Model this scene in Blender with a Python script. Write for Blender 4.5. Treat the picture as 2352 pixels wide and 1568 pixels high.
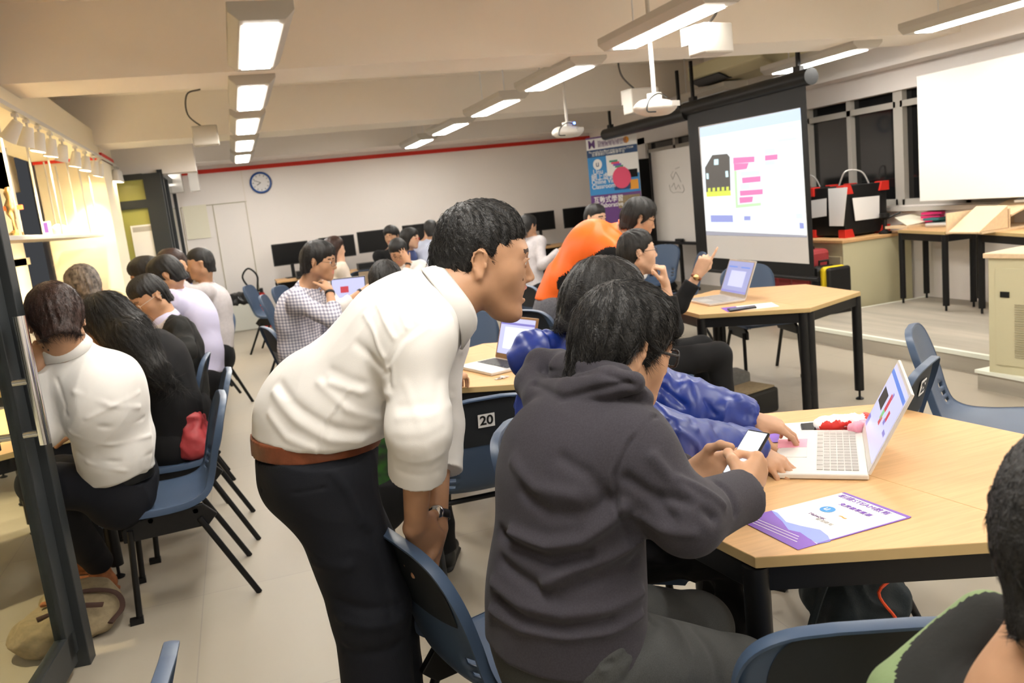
import bpy, bmesh, math, random, os
import numpy as np
from mathutils import Vector, Matrix
from mathutils.bvhtree import BVHTree
SC = bpy.context.scene; COL = SC.collection
for _o in list(bpy.data.objects): bpy.data.objects.remove(_o)
# ---------------------------------------------------------------- camera (hand-held, slightly rolled, looking a little down)
H = 1.5; FPX = 1912.0; CX, CY = 1176.0, 784.0
def _n(v): v = np.array(v, float); return v / np.linalg.norm(v)
_Y = _n([533 - CX, 530 - CY, FPX]); _X = np.array([7250 - CX, -205 - CY, FPX]); _X = _n(_X - _Y * (_X @ _Y)); _Z = np.cross(_X, _Y)
ROT = np.stack([_X, _Y, _Z], 1)                  # world -> camera (right, down, forward)
cam = bpy.data.cameras.new('camera'); cam_o = bpy.data.objects.new('camera', cam); COL.objects.link(cam_o)
cam.sensor_width = 36; cam.lens = FPX / 2352 * 36; cam.clip_start = .05
cam_o.matrix_world = Matrix(((ROT[0][0], -ROT[1][0], -ROT[2][0], 0), (ROT[0][1], -ROT[1][1], -ROT[2][1], 0), (ROT[0][2], -ROT[1][2], -ROT[2][2], H), (0, 0, 0, 1)))
cam.dof.use_dof = True; cam.dof.focus_distance = 2.0; cam.dof.aperture_fstop = 6.5
SC.camera = cam_o
def ray(px, py): return ROT.T @ np.array([px - CX, py - CY, FPX])
def A(px, py, d): return ray(px, py) * (d / FPX) + np.array([0, 0, H])           # point at forward distance d
def Zp(px, py, z=0.): r = ray(px, py); return r * ((z - H) / r[2]) + np.array([0, 0, H])      # point on the level z
def Yp(px, py, y): r = ray(px, py); return r * (y / r[1]) + np.array([0, 0, H])
def Xp(px, py, x): r = ray(px, py); return r * (x / r[0]) + np.array([0, 0, H])
# ---------------------------------------------------------------- light, exposure
SC.view_settings.view_transform = 'Standard'; SC.view_settings.look = 'None'; SC.view_settings.gamma = 1.0; SC.view_settings.use_curve_mapping = False
SC.view_settings.exposure = 1.6
W_ = bpy.data.worlds.new('world'); SC.world = W_; W_.use_nodes = True
W_.node_tree.nodes['Background'].inputs[0].default_value = (.9, .93, 1, 1); W_.node_tree.nodes['Background'].inputs[1].default_value = .02
LAMP = 17.0         # strength of the fluorescent diffusers
try:
    SC.cycles.use_denoising = True; SC.cycles.max_bounces = 6; SC.cycles.diffuse_bounces = 4; SC.cycles.transmission_bounces = 6; SC.cycles.transparent_max_bounces = 8; SC.cycles.sample_clamp_indirect = 8
except Exception: pass
# ---------------------------------------------------------------- materials
MAT = {}
def mat(name, col, rough=.6, metal=0, noise=0, nscale=40, bump=0, bscale=200, emit=None, es=1, spec=.3, trans=0, alpha=1, sheen=0, stretch=(1, 1, 1), col2=None, coat=0, sss=0, distort=0):
    m = bpy.data.materials.new(name); m.use_nodes = True; nt = m.node_tree; b = nt.nodes['Principled BSDF']
    col = tuple(col) + (1,) if len(col) == 3 else col
    b.inputs['Base Color'].default_value = col; b.inputs['Roughness'].default_value = rough; b.inputs['Metallic'].default_value = metal
    b.inputs['Specular IOR Level'].default_value = spec; b.inputs['Transmission Weight'].default_value = trans; b.inputs['Alpha'].default_value = alpha
    b.inputs['Sheen Weight'].default_value = sheen; b.inputs['Coat Weight'].default_value = coat
    if sss: b.inputs['Subsurface Weight'].default_value = sss; b.inputs['Subsurface Radius'].default_value = (.01, .004, .002); b.inputs['Subsurface Scale'].default_value = 1
    if emit is not None: b.inputs['Emission Color'].default_value = tuple(emit) + (1,); b.inputs['Emission Strength'].default_value = es
    if noise or bump or col2:
        tc = nt.nodes.new('ShaderNodeTexCoord'); mp = nt.nodes.new('ShaderNodeMapping'); mp.inputs['Scale'].default_value = stretch; nt.links.new(tc.outputs['Object'], mp.inputs['Vector'])
    if noise or col2:
        n = nt.nodes.new('ShaderNodeTexNoise'); n.inputs['Scale'].default_value = nscale; n.inputs['Detail'].default_value = 5; n.inputs['Distortion'].default_value = distort; nt.links.new(mp.outputs[0], n.inputs['Vector'])
        r = nt.nodes.new('ShaderNodeValToRGB'); c2 = col2 if col2 else [c * (1 - noise) for c in col[:3]]
        r.color_ramp.elements[0].position = .35; r.color_ramp.elements[1].position = .65
        r.color_ramp.elements[0].color = tuple(c2)[:3] + (1,); r.color_ramp.elements[1].color = col
        nt.links.new(n.outputs['Fac'], r.inputs[0]); nt.links.new(r.outputs[0], b.inputs['Base Color'])
    if bump:
        n2 = nt.nodes.new('ShaderNodeTexNoise'); n2.inputs['Scale'].default_value = bscale; n2.inputs['Detail'].default_value = 3; nt.links.new(mp.outputs[0], n2.inputs['Vector'])
        bp = nt.nodes.new('ShaderNodeBump'); bp.inputs['Strength'].default_value = bump; bp.inputs['Distance'].default_value = .004; nt.links.new(n2.outputs['Fac'], bp.inputs['Height']); nt.links.new(bp.outputs[0], b.inputs['Normal'])
    MAT[name] = m; return m
mat('skin_tan', (.49, .27, .155), .48, noise=.1, nscale=25, bump=.06, bscale=500, sss=.1)
mat('skin', (.52, .295, .175), .5, noise=.1, nscale=25, bump=.06, bscale=500, sss=.1)
mat('skin_fair', (.64, .39, .26), .5, noise=.08, nscale=25, sss=.1)
mat('lip', (.62, .25, .2), .45); mat('eye_white', (.75, .72, .68), .2); mat('iris', (.015, .01, .008), .15); mat('brow', (.06, .035, .025), .7)
mat('hair_black', (.006, .005, .0045), .55, noise=.5, nscale=60, spec=.5, bump=.5, bscale=260)
mat('hair_light', (.055, .05, .045), .33)
mat('hair_brown', (.045, .022, .016), .38, noise=.5, nscale=60, bump=.5, bscale=260)
mat('hair_grey', (.22, .18, .15), .5, col2=(.04, .035, .03), nscale=38, bump=.5, bscale=260)
mat('white_shirt', (.74, .72, .69), .8, bump=.12, bscale=900, sheen=.1)
mat('lavender_shirt', (.62, .60, .80), .8, bump=.1, bscale=900)
mat('grey_shirt', (.52, .49, .50), .8, noise=.1, bump=.1, bscale=900)
mat('beige_knit', (.66, .58, .48), .85, bump=.2)
mat('light_blazer', (.50, .55, .68), .85, bump=.15)
mat('navy_top', (.05, .07, .17), .85, bump=.15)
mat('hoodie_grey', (.044, .040, .050), .9, noise=.22, nscale=320, bump=.22, bscale=700, sheen=.05)
mat('blue_nylon', (.010, .030, .21), .38, bump=.12, bscale=60, spec=.55)
mat('orange_jacket', (.95, .16, .02), .5, bump=.15, bscale=60)
mat('black_jacket', (.014, .014, .013), .8, bump=.3, bscale=50)
mat('black_cloth', (.006, .006, .007), .85, bump=.15, bscale=500)
mat('black_trousers', (.006, .006, .007), .85, bump=.15); mat('navy_trousers', (.005, .006, .010), .85, bump=.15, bscale=600)
mat('grey_trousers', (.07, .073, .072), .85, noise=.4, nscale=240, stretch=(6, 6, 1), bump=.2, bscale=500)
mat('grey_jeans', (.16, .16, .18), .85, noise=.3, nscale=120)
mat('light_trousers', (.5, .48, .5), .85)
mat('green_jacket', (.20, .27, .13), .8, bump=.3, bscale=90)
mat('brown_leather', (.22, .065, .028), .42, noise=.35, nscale=30, bump=.1)
mat('tan_suede', (.33, .12, .045), .8, noise=.3); mat('shoe_black', (.006,.006,.006), .45)
mat('black_rubber', (.012, .012, .013), .5); mat('chrome', (.75, .75, .76), .15, metal=1); mat('gold', (.8, .55, .25), .25, metal=1); mat('frame_dark', (.02, .018, .018), .3)
def checks():
    m = mat('checked_shirt', (.7, .7, .75), .8); nt = m.node_tree; b = nt.nodes['Principled BSDF']
    tc = nt.nodes.new('ShaderNodeTexCoord'); sp = nt.nodes.new('ShaderNodeSeparateXYZ'); nt.links.new(tc.outputs['Object'], sp.inputs[0])
    outs = []
    for i, sc in ((0, 0), (1, 1), (2, 2)):
        mu = nt.nodes.new('ShaderNodeMath'); mu.operation = 'MULTIPLY'; mu.inputs[1].default_value = 320 ; nt.links.new(sp.outputs[i], mu.inputs[0])
        s = nt.nodes.new('ShaderNodeMath'); s.operation = 'SINE'; nt.links.new(mu.outputs[0], s.inputs[0]); g = nt.nodes.new('ShaderNodeMath'); g.operation = 'GREATER_THAN'; g.inputs[1].default_value = 0; nt.links.new(s.outputs[0], g.inputs[0]); outs.append(g)
    a1 = nt.nodes.new('ShaderNodeMath'); a1.operation = 'ADD'; nt.links.new(outs[0].outputs[0], a1.inputs[0]); nt.links.new(outs[2].outputs[0], a1.inputs[1])
    r = nt.nodes.new('ShaderNodeValToRGB'); r.color_ramp.interpolation = 'CONSTANT'; e = r.color_ramp.elements
    e[0].position = 0; e[0].color = (.74, .72, .76, 1); e[1].position = .3; e[1].color = (.42, .42, .5, 1); x = e.new(.8); x.color = (.22, .22, .3, 1)
    h = nt.nodes.new('ShaderNodeMath'); h.operation = 'MULTIPLY'; h.inputs[1].default_value = .5; nt.links.new(a1.outputs[0], h.inputs[0]); nt.links.new(h.outputs[0], r.inputs[0]); nt.links.new(r.outputs[0], b.inputs['Base Color'])
checks()

def V3(*a): return np.array(a if len(a) > 1 else a[0], float)
def nz(v):
    v = np.asarray(v, float); return v / (np.linalg.norm(v) + 1e-12)
def frame(fwd, up=(0, 0, 1)):          # rows x (right), y (forward), z (up)
    y = nz(fwd); x = nz(np.cross(y, up)); z = np.cross(x, y); return np.stack([x, y, z])
def rotm(ax, deg):
    ax = nz(ax); a = math.radians(deg); K = np.array([[0, -ax[2], ax[1]], [ax[2], 0, -ax[0]], [-ax[1], ax[0], 0]])
    return np.eye(3) + math.sin(a) * K + (1 - math.cos(a)) * K @ K
# ---------------------------------------------------------------- helpers for hard-surface things
mat('wall_paint', (.90, .85, .81), .85, bump=.03, bscale=60); mat('ceiling_paint', (.84, .78, .70), .9, bump=.03, bscale=60)
mat('red_stripe', (.62, .035, .02), .6); mat('beech', (.66, .40, .185), .5, noise=.12, nscale=5, stretch=(1, 14, 1), distort=.6); mat('beech_edge', (.46, .33, .15), .5)
mat('black_metal', (.006, .006, .0065), .42); mat('white_metal', (.82, .82, .82), .4); mat('chair_blue', (.052, .082, .14), .4, bump=.05, bscale=700); mat('chair_pad', (.016, .019, .023), .6)
mat('cream_metal', (.56, .52, .34), .5); mat('cream_dark', (.40, .36, .24), .55); mat('diffuser', (.9, .9, .9), .5, emit=(1, .965, .9), es=LAMP); mat('diffuser_off', (.75, .8, .85), .5)
mat('lamp_body', (.50, .47, .42), .5); mat('dark_frame', (.030, .034, .036), .4); mat('window_frame_paint', (.50, .47, .42), .5); mat('night_glass', (.012, .012, .012), .06, spec=.6)
mat('white_board', (.86, .87, .84), .25); mat('grey_board', (.72, .69, .66), .3); mat('paper', (.84, .83, .82), .7); mat('screen_black', (.004, .004, .004), .25); mat('plastic_black', (.012, .012, .012), .4)
mat('plastic_white', (.60, .57, .52), .5); mat('silver', (.62, .60, .57), .35, metal=.6); mat('red_plastic', (.62, .03, .02), .4); mat('yellow_plastic', (.85, .62, .02), .35); mat('light_wood', (.80, .60, .38), .55, noise=.1, stretch=(1, 12, 1))
mat('stage_floor', (.44, .40, .33), .5, noise=.3, nscale=6, stretch=(1, .12, 1)); mat('pale_trim', (.78, .80, .70), .5); mat('bin_bag', (.012, .012, .012), .3, bump=.6, bscale=30); mat('bin_body', (.62, .62, .56), .5)
mat('canvas', (.30, .235, .14), .85, noise=.2, bump=.3, bscale=120); mat('brown_strap', (.06, .03, .022), .7); mat('red_leather', (.36, .045, .05), .45, bump=.3, bscale=40); mat('grey_felt', (.20, .20, .19), .9, noise=.2)
mat('green_door', (.36, .36, .10), .35, coat=.3); mat('warm_wall', (.85, .76, .58), .8); mat('purple_print', (.20, .085, .45), .5); mat('clock_blue', (.015, .08, .30), .35); mat('blue_print', (.04, .25, .58), .5); mat('navy_print', (.02, .06, .16), .5); mat('dark_purple', (.13, .05, .20), .5)
mat('pink_print', (.75, .08, .17), .5); mat('green_print', (.06, .3, .2), .5); mat('orange_print', (.8, .35, .04), .5); mat('pink_paper', (.85, .35, .45), .6); mat('magenta', (.8, .04, .2), .5); mat('teal', (.03, .16, .17), .5); mat('lilac', (.24, .30, .72), .5)
mat('bronze_plastic', (.30, .17, .08), .4, metal=.4); mat('backpack', (.012, .02, .025), .7, bump=.3); mat('orange_cord', (.9, .1, .03), .5); mat('blue_band', (.02, .08, .35), .4); mat('clear_film', (.85, .8, .9), .1, alpha=.35); mat('cable', (.1, .09, .08), .6); mat('cable_white', (.7, .66, .58), .6)
mat('glass', (.9, .95, .93), .02, trans=1, spec=.5); MAT['glass'].node_tree.nodes['Principled BSDF'].inputs['IOR'].default_value = 1.05
mat('taupe', (.30, .24, .17), .5); mat('aluminium', (.70, .68, .64), .35, metal=.3); mat('key_grey', (.45, .43, .40), .5); mat('cream_paper', (.86, .82, .66), .7); mat('black_leather', (.012, .012, .012), .35)
def scr(name, c, e=1.0): return mat(name, (0, 0, 0), .3, emit=c, es=e * .4)
scr('scr_white', (.85, .90, 1.0), 1.15); scr('scr_lilac', (.40, .41, .72), .8); scr('scr_blue', (.12, .25, .75), .9); scr('scr_dark', (.05, .05, .05), .6); scr('scr_pink', (.9, .12, .32), .9); scr('scr_green', (.25, .6, .25), .9); scr('scr_cyan', (.55, .85, .9), 1); scr('scr_yellow', (.75, .8, .15), 1); scr('scr_violet', (.25, .22, .6), .9)
scr('scr_red', (.7, .08, .1), .8); scr('scr_pale', (.62, .62, .92), .95); scr('led_blue', (.1, .2, 1), 8)
# the projected picture is bright because the projector lights the cloth
scr('pj_white', (.90, .97, 1.0), 1.1); scr('pj_pink', (.95, .25, .5), 1.0); scr('pj_bar', (.62, .74, .95), 1.0); scr('pj_board', (.18, .16, .14), .7); scr('pj_lime', (.75, .82, .12), 1); scr('pj_green', (.6, .85, .5), 1); scr('pj_cyan', (.68, .93, .98), 1.1); scr('pj_violet', (.35, .38, .72), 1); scr('pj_grey', (.42, .41, .46), .9); scr('pj_rose', (.9, .85, .98), 1.0)
class MB:
    def __init__(s): s.v = []; s.f = []; s.m = []
    def add(s, V, F, m=0):
        o = len(s.v); s.v += [tuple(map(float, x)) for x in V]; s.f += [[i + o for i in f] for f in F]; s.m += [m] * len(F); return s
    def box(s, c, d, rz=0, m=0, R=None):
        c = V3(c); hx = V3(d) / 2; V = [V3(i, j, k) * hx for i in (-1, 1) for j in (-1, 1) for k in (-1, 1)]
        if R is None: R = rotm((0, 0, 1), rz)
        V = [c + R @ v for v in V]
        return s.add(V, [[0, 1, 3, 2], [4, 6, 7, 5], [0, 4, 5, 1], [2, 3, 7, 6], [0, 2, 6, 4], [1, 5, 7, 3]], m)
    def quad(s, a, b, c, d, m=0): return s.add([a, b, c, d], [[0, 1, 2, 3]], m)
    def slab(s, pts, n, t, m=0, m2=None):      # polygon pts extruded by -n*t
        k = len(pts); n = V3(n); V = [V3(p) for p in pts] + [V3(p) - n * t for p in pts]
        s.add(V, [list(range(k))], m); s.f.append([i + len(s.v) - 2 * k for i in range(2 * k - 1, k - 1, -1)]); s.m.append(m)
        for i in range(k): s.f.append([len(s.v) - 2 * k + x for x in (i, i + k, (i + 1) % k + k, (i + 1) % k)]); s.m.append(m if m2 is None else m2)
        return s
    def tube(s, pts, r, n=10, m=0, cap=True, r2=None, el=None):
        pts = [V3(p) for p in pts]; o = len(s.v); up = None; K = len(pts)
        for i, p in enumerate(pts):
            t = nz(pts[min(i + 1, K - 1)] - pts[max(i - 1, 0)])
            if up is None: up = nz(np.cross(t, (0.1, .2, 1) if abs(t[2]) < .9 else (1, 0, 0)))
            up = nz(up - t * (up @ t)); w = np.cross(t, up); rr = r if r2 is None else r + (r2 - r) * i / (K - 1)
            e = el or 1
            for j in range(n): a = 2 * math.pi * j / n; s.v.append(tuple(p + up * math.cos(a) * rr * e + w * math.sin(a) * rr))
        for i in range(K - 1):
            for j in range(n): s.f.append([o + i * n + j, o + i * n + (j + 1) % n, o + (i + 1) * n + (j + 1) % n, o + (i + 1) * n + j]); s.m.append(m)
        if cap: s.f.append([o + j for j in range(n)][::-1]); s.f.append([o + (K - 1) * n + j for j in range(n)]); s.m += [m, m]
        return s
    def lathe(s, c, ax, prof, n=24, m=0):      # prof (r, h) along ax
        ax = nz(ax); x = nz(np.cross(ax, (.3, .1, 1) if abs(ax[2]) < .9 else (1, 0, 0))); y = np.cross(ax, x); o = len(s.v); c = V3(c)
        for r, h_ in prof:
            for j in range(n): a = 2 * math.pi * j / n; s.v.append(tuple(c + ax * h_ + (x * math.cos(a) + y * math.sin(a)) * r))
        for i in range(len(prof) - 1):
            for j in range(n): s.f.append([o + i * n + j, o + i * n + (j + 1) % n, o + (i + 1) * n + (j + 1) % n, o + (i + 1) * n + j]); s.m.append(m)
        s.f.append([o + j for j in range(n)][::-1]); s.f.append([o + (len(prof) - 1) * n + j for j in range(n)]); s.m += [m, m]
        return s
    def build(s, name, mats, parent=None, bevel=0, smooth=None, base=None, label=None, cat=None, group=None, kind=None):
        me = bpy.data.meshes.new(name); V = s.v
        if base is not None: V = [tuple(V3(v) - base) for v in V]
        me.from_pydata(V, [], s.f); 
        for x in (mats if isinstance(mats, (list, tuple)) else [mats]): me.materials.append(MAT[x])
        me.polygons.foreach_set('material_index', s.m)
        bm = bmesh.new(); bm.from_mesh(me); bmesh.ops.recalc_face_normals(bm, faces=bm.faces); bm.to_mesh(me); bm.free()
        o = bpy.data.objects.new(name, me); COL.objects.link(o)
        if parent is not None: o.parent = parent
        if bevel: b = o.modifiers.new('bevel', 'BEVEL'); b.width = bevel; b.segments = 2; b.limit_method = 'ANGLE'
        if smooth:
            me.polygons.foreach_set('use_smooth', [True] * len(me.polygons))
            try: me.set_sharp_from_angle(angle=math.radians(smooth))
            except Exception: pass
        if label: o['label'] = label
        if cat: o['category'] = cat
        if group: o['group'] = group
        if kind: o['kind'] = kind
        return o
def thing(name, label, cat, loc=(0, 0, 0), rz=0, group=None):
    o = bpy.data.objects.new(name, None); COL.objects.link(o); o.empty_display_size = .1; o.location = loc; o.rotation_euler = (0, 0, math.radians(rz)); o['label'] = label; o['category'] = cat
    if group: o['group'] = group
    return o
def dup(root, loc, rz, label, group=None):
    r = root.copy(); COL.objects.link(r); r.location = loc; r.rotation_euler = (0, 0, math.radians(rz)); r['label'] = label
    if group: r['group'] = group
    for ch in list(root.children):
        c = ch.copy(); COL.objects.link(c); c.parent = r
        for g in ch.children: d = g.copy(); COL.objects.link(d); d.parent = c
    return r
S = dict(kind='structure')
# ---------------------------------------------------------------- the room
XL, XR, YB, YF = -2.2, 6.36, 13.6, -2.6; ZC = 2.95
fl_ = MB().box(((XL + XR) / 2 - .5, 5.5, -.05), (XR - XL + 3, 17, .1)).build('floor', 'wall_paint', **S)
m = mat('floor_tiles', (.56, .50, .42), .42); nt = m.node_tree; b = nt.nodes['Principled BSDF']; fl_.data.materials[0] = m
tc = nt.nodes.new('ShaderNodeTexCoord'); mp = nt.nodes.new('ShaderNodeMapping'); mp.inputs['Location'].default_value = (.35, .2, 0); br = nt.nodes.new('ShaderNodeTexBrick'); nt.links.new(tc.outputs['Object'], mp.inputs[0]); nt.links.new(mp.outputs[0], br.inputs[0])
br.inputs['Color1'].default_value = (.41, .365, .29, 1); br.inputs['Color2'].default_value = (.395, .35, .28, 1); br.inputs['Mortar'].default_value = (.33, .30, .25, 1); br.inputs['Scale'].default_value = 1; br.inputs['Mortar Size'].default_value = .0022; br.inputs['Brick Width'].default_value = .95; br.inputs['Row Height'].default_value = .95; br.offset = 0
nn = nt.nodes.new('ShaderNodeTexNoise'); nn.inputs['Scale'].default_value = 3; mx = nt.nodes.new('ShaderNodeMixRGB'); mx.blend_type = 'MULTIPLY'; mx.inputs[0].default_value = .14; nt.links.new(br.outputs['Color'], mx.inputs[1]); nt.links.new(nn.outputs['Fac'], mx.inputs[2]); nt.links.new(mx.outputs[0], b.inputs['Base Color'])
MB().box(((XL + XR) / 2 - .5, 5.5, ZC + .05), (XR - XL + 3, 17, .1)).build('ceiling', 'ceiling_paint', **S)
BZ = 2.494
for y0, y1 in ((5.77, 6.33), (9.42, 10.05), (1.6, 2.2)):
    MB().box(((XL + XR) / 2 - .1, (y0 + y1) / 2, (BZ + ZC) / 2), (XR - XL + .3, y1 - y0, ZC - BZ)).build('ceiling_beam', 'ceiling_paint', **S)
MB().box(((XL + XR) / 2, 13.2, (2.5 + ZC) / 2), (XR - XL, .8, ZC - 2.5)).build('ceiling_soffit', 'wall_paint', **S)
# back wall with the red stripe and the flush cupboard doors
wb = MB().box(((XL + XR) / 2 + .4, YB + .1, ZC / 2), (XR - XL + 1.6, .2, ZC)).build('wall_back', 'wall_paint', **S)
MB().box(((-.7 + XR) / 2 + .5, YB - .012, 2.42), (XR + 1.7, .024, .06)).build('trim_1', 'red_stripe', **S)
q = MB()
for x in (-.68, -.22, .26): q.box((x, YB - .004, 1.15), (.012, .012, 1.55))
for z in (1.92, .42): q.box((-.2, YB - .004, z), (.96, .012, .012))
q.build('trim_2', 'cream_dark', **S)
MB().box((.267, YB - .006, 1.9), (.012, .012, 1.05)).build('trim_3', 'ceiling_paint', **S)
# front and left
MB().box(((XL + XR) / 2, YF - .1, ZC / 2), (XR - XL + 2, .2, ZC)).build('wall_front', 'wall_paint', **S)
lw = MB(); xw = -2.0
lw.box((xw - .1, 2.2, .35), (.2, 9.8, .7)).box((xw - .1, 3.6, 2.55), (.2, 12.6, .85)); lw.box((xw - .1, 9.0, 1.4), (.2, 1.1, 2.8))
lw.box((xw - .1, -1.5, 1.4), (.2, 2.4, 2.8)).box((xw - .1, 5.2, 1.42), (.2, 9.0, .07)); lw.box((xw - .1, 8.2, .35), (.2, .8, .7))
lw.build('wall_left', 'warm_wall', **S)
for i, (y0, y1) in enumerate(((-.3, 2.2), (2.3, 4.6), (4.7, 6.6), (6.7, 8.45))):
    w = MB(); 
    for z0, z1 in ((.7, 1.39), (1.45, 2.13)): w.box((xw - .14, (y0 + y1) / 2, (z0 + z1) / 2), (.012, y1 - y0, z1 - z0))
    wo = w.build('window_%d' % (i + 1), 'night_glass', **S)
    q = MB()
    for y in (y0, (y0 + y1) / 2, y1): q.box((xw - .1, y, 1.42), (.06, .05, 1.42))
    for z in (.7, 1.39, 1.45, 2.13): q.box((xw - .1, (y0 + y1) / 2, z), (.06, y1 - y0, .04))
    q.build('window_frame', 'plastic_white', wo)
# pillar at the far left with its red band
pl = MB().box((-1.47, 10.2 - .1, 1.5), (.62, .9, 3)).build('wall_pillar', 'warm_wall', **S); pl['kind'] = 'structure'
MB().box((-1.47, 10.1, 2.4), (.65, .93, .07)).build('trim_4', 'red_stripe', **S)
# the dark framed entrance with the lime panel behind the pillar
ye = 11.0
MB().box((-1.2, ye + .25, 2.62), (1.8, .3, .7)).build('wall_entrance_lintel', 'wall_paint', **S)
dr = MB().box((-1.26, ye, 1.13), (.80, .03, 2.26)).build('door_1', 'green_door', **S)
q = MB().box((-1.66, ye - .01, 1.13), (.1, .08, 2.3)).box((-.81, ye - .01, 1.13), (.2, .08, 2.3)).box((-1.26, ye - .01, 2.25), (.70, .08, .07)).box((-1.26, ye - .01, 1.93), (.70, .08, .1))
q.build('door_frame', 'dark_frame', dr)
MB().box((-1.5, ye - .05, 1.0), (.015, .03, .5)).build('door_handle', 'chrome', dr)
n_ = MB().box((-1.17, ye - .025, 1.46), (.3, .006, .42)).build('notice', 'paper', base=V3(-1.17, ye - .025, 1.46)); n_.location = tuple(Yp(337, 556, ye - .025)); n_['label'] = 'white notice sheet with a grey heading taped to the lime green door'; n_['category'] = 'notice'
MB().box((0, -.004, .16), (.26, .002, .06)).build('heading', 'key_grey', n_)
# side panel of dark glass and steel that runs to the back wall
q = MB()
for y in (11.1, 11.9, 13.3): q.box((-.72, y, 1.13), (.06, .07, 2.26))
q.box((-.72, 12.2, 2.28), (.06, 2.3, .08)).box((-.72, 12.2, .06), (.06, 2.3, .12)); q.build('wall_glass_frame', 'dark_frame', **S)
MB().box((-.72, 12.2, 1.17), (.012, 2.2, 2.1)).build('window_5', 'night_glass', **S)
MB().box((-1.9, 12.2, 1.47), (.2, 3, 2.95)).build('wall_left_far', 'wall_paint', **S)
# right side: wall, soffit, windows
rw = MB(); X = XR
rw.box((X + .1, 5.5, .5), (.2, 17, 1.06)).box((X + .1, 5.5, 2.55), (.2, 17, .8)); rw.box((X + .1, 1.2, 1.6), (.2, 7.6, 1.3)); rw.box((X + .1, 12.9, 1.6), (.2, 1.6, 1.3))
rw.build('wall_right', 'wall_paint', **S)
MB().box((X - .02, 6.0, 2.66), (.5, 16, .6)).build('wall_right_soffit', 'wall_paint', **S)
k = 6
for y0, y1 in ((5.2, 6.8), (6.86, 8.2), (8.26, 10.3), (10.4, 12.1)):
    g = MB().box((X + .1, (y0 + y1) / 2, 1.6), (.012, y1 - y0, 1.2)).build('window_%d' % k, 'night_glass', **S); k += 1
    q = MB()
    for y in (y0, (y0 + y1) / 2, y1): q.box((X + .07, y, 1.6), (.07, .06, 1.2))
    for z in (1.06, 2.02, 2.19): q.box((X + .07, (y0 + y1) / 2, z), (.07, y1 - y0, .06))
    q.build('window_frame', 'window_frame_paint', g)
MB().box((X - .02, 6.9, 1.0), (.12, 11, .04)).build('trim_5', 'plastic_white', **S)
# low stage with its pale nosing
stg = MB().box(((4.65 + X) / 2, 2.6, .067), (X - 4.65, 7.75, .134)).build('floor_stage', 'stage_floor', **S)
MB().box((4.66, 2.6, .122), (.035, 7.76, .03)).box(((4.65 + X) / 2, 6.47, .122), (X - 4.65, .03, .03)).build('trim_6', 'pale_trim', **S)
MB().box((4.5, 3.15, .055), (.32, 1.75, .11)).build('floor_step', 'stage_floor', **S); MB().box((4.5, 3.15, .115), (.34, 1.78, .02)).build('trim_7', 'pale_trim', **S)
# projection wall board at the right
MB().box((6.12, 5.1, 1.645), (.05, 2.34, 1.13)).build('projection_board', 'white_board', bevel=.004, base=V3(6.12, 5.1, 1.645), label='large white board hung over the dark windows at the right edge', cat='whiteboard').location = (6.12, 5.1, 1.645)
# ---------------------------------------------------------------- ceiling lamps
LZ = 2.43
def lamp(x, y, lit=True, lab=''):
    t = thing('ceiling_light', lab, 'ceiling light', (x, y, LZ), group='suspended ceiling lights')
    L, w, hh = 1.3, .3, .085
    q = MB(); q.slab([(-w / 2 + .045, -L / 2, 0), (w / 2 - .045, -L / 2, 0), (w / 2, -L / 2, .04), (w / 2, -L / 2, hh), (-w / 2, -L / 2, hh), (-w / 2, -L / 2, .04)], (0, -1, 0), L)
    q.build('housing', 'lamp_body', t, bevel=.004)
    q = MB(); 
    for s_ in (-1, 1): q.box((s_ * .042, 0, -.003), (.078, 1.1, .008))
    q.build('diffuser', 'diffuser' if lit else 'diffuser_off', t)
    for s_ in (-1, 1): MB().tube([(s_ * .015, s_ * .42, hh), (s_ * .015, s_ * .42, ZC - LZ)], .006, 6).build('suspension_rod', 'white_metal', t)
row = {.28: 'left', 2.7: 'middle', 5.25: 'right'}
nth = ['nearest', 'second nearest', 'third', 'fourth', 'farthest']
for x in (.28, 2.7, 5.25):
    for i, y in enumerate((4.77, 6.56, 8.3, 10.15, 11.95)):
        if x > 5 and i > 1: continue
        lamp(x, y, True, '%s lit suspended fluorescent lamp of the %s ceiling row' % (nth[i], row[x]))
for x in (.28, 2.7, 5.25):
    for y in (2.9, 1.0, -1.0): lamp(x, y, True, 'lit suspended fluorescent lamp above and behind the viewer')
_u = Zp(1618, 224, LZ); lamp(float(_u[0]), float(_u[1]), False, 'unlit suspended lamp hanging in front of the projection screen'); _u = Zp(2118, 150, LZ); lamp(float(_u[0]), float(_u[1]) - .6, True, 'slim lit lamp over the large white board at upper right')
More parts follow.
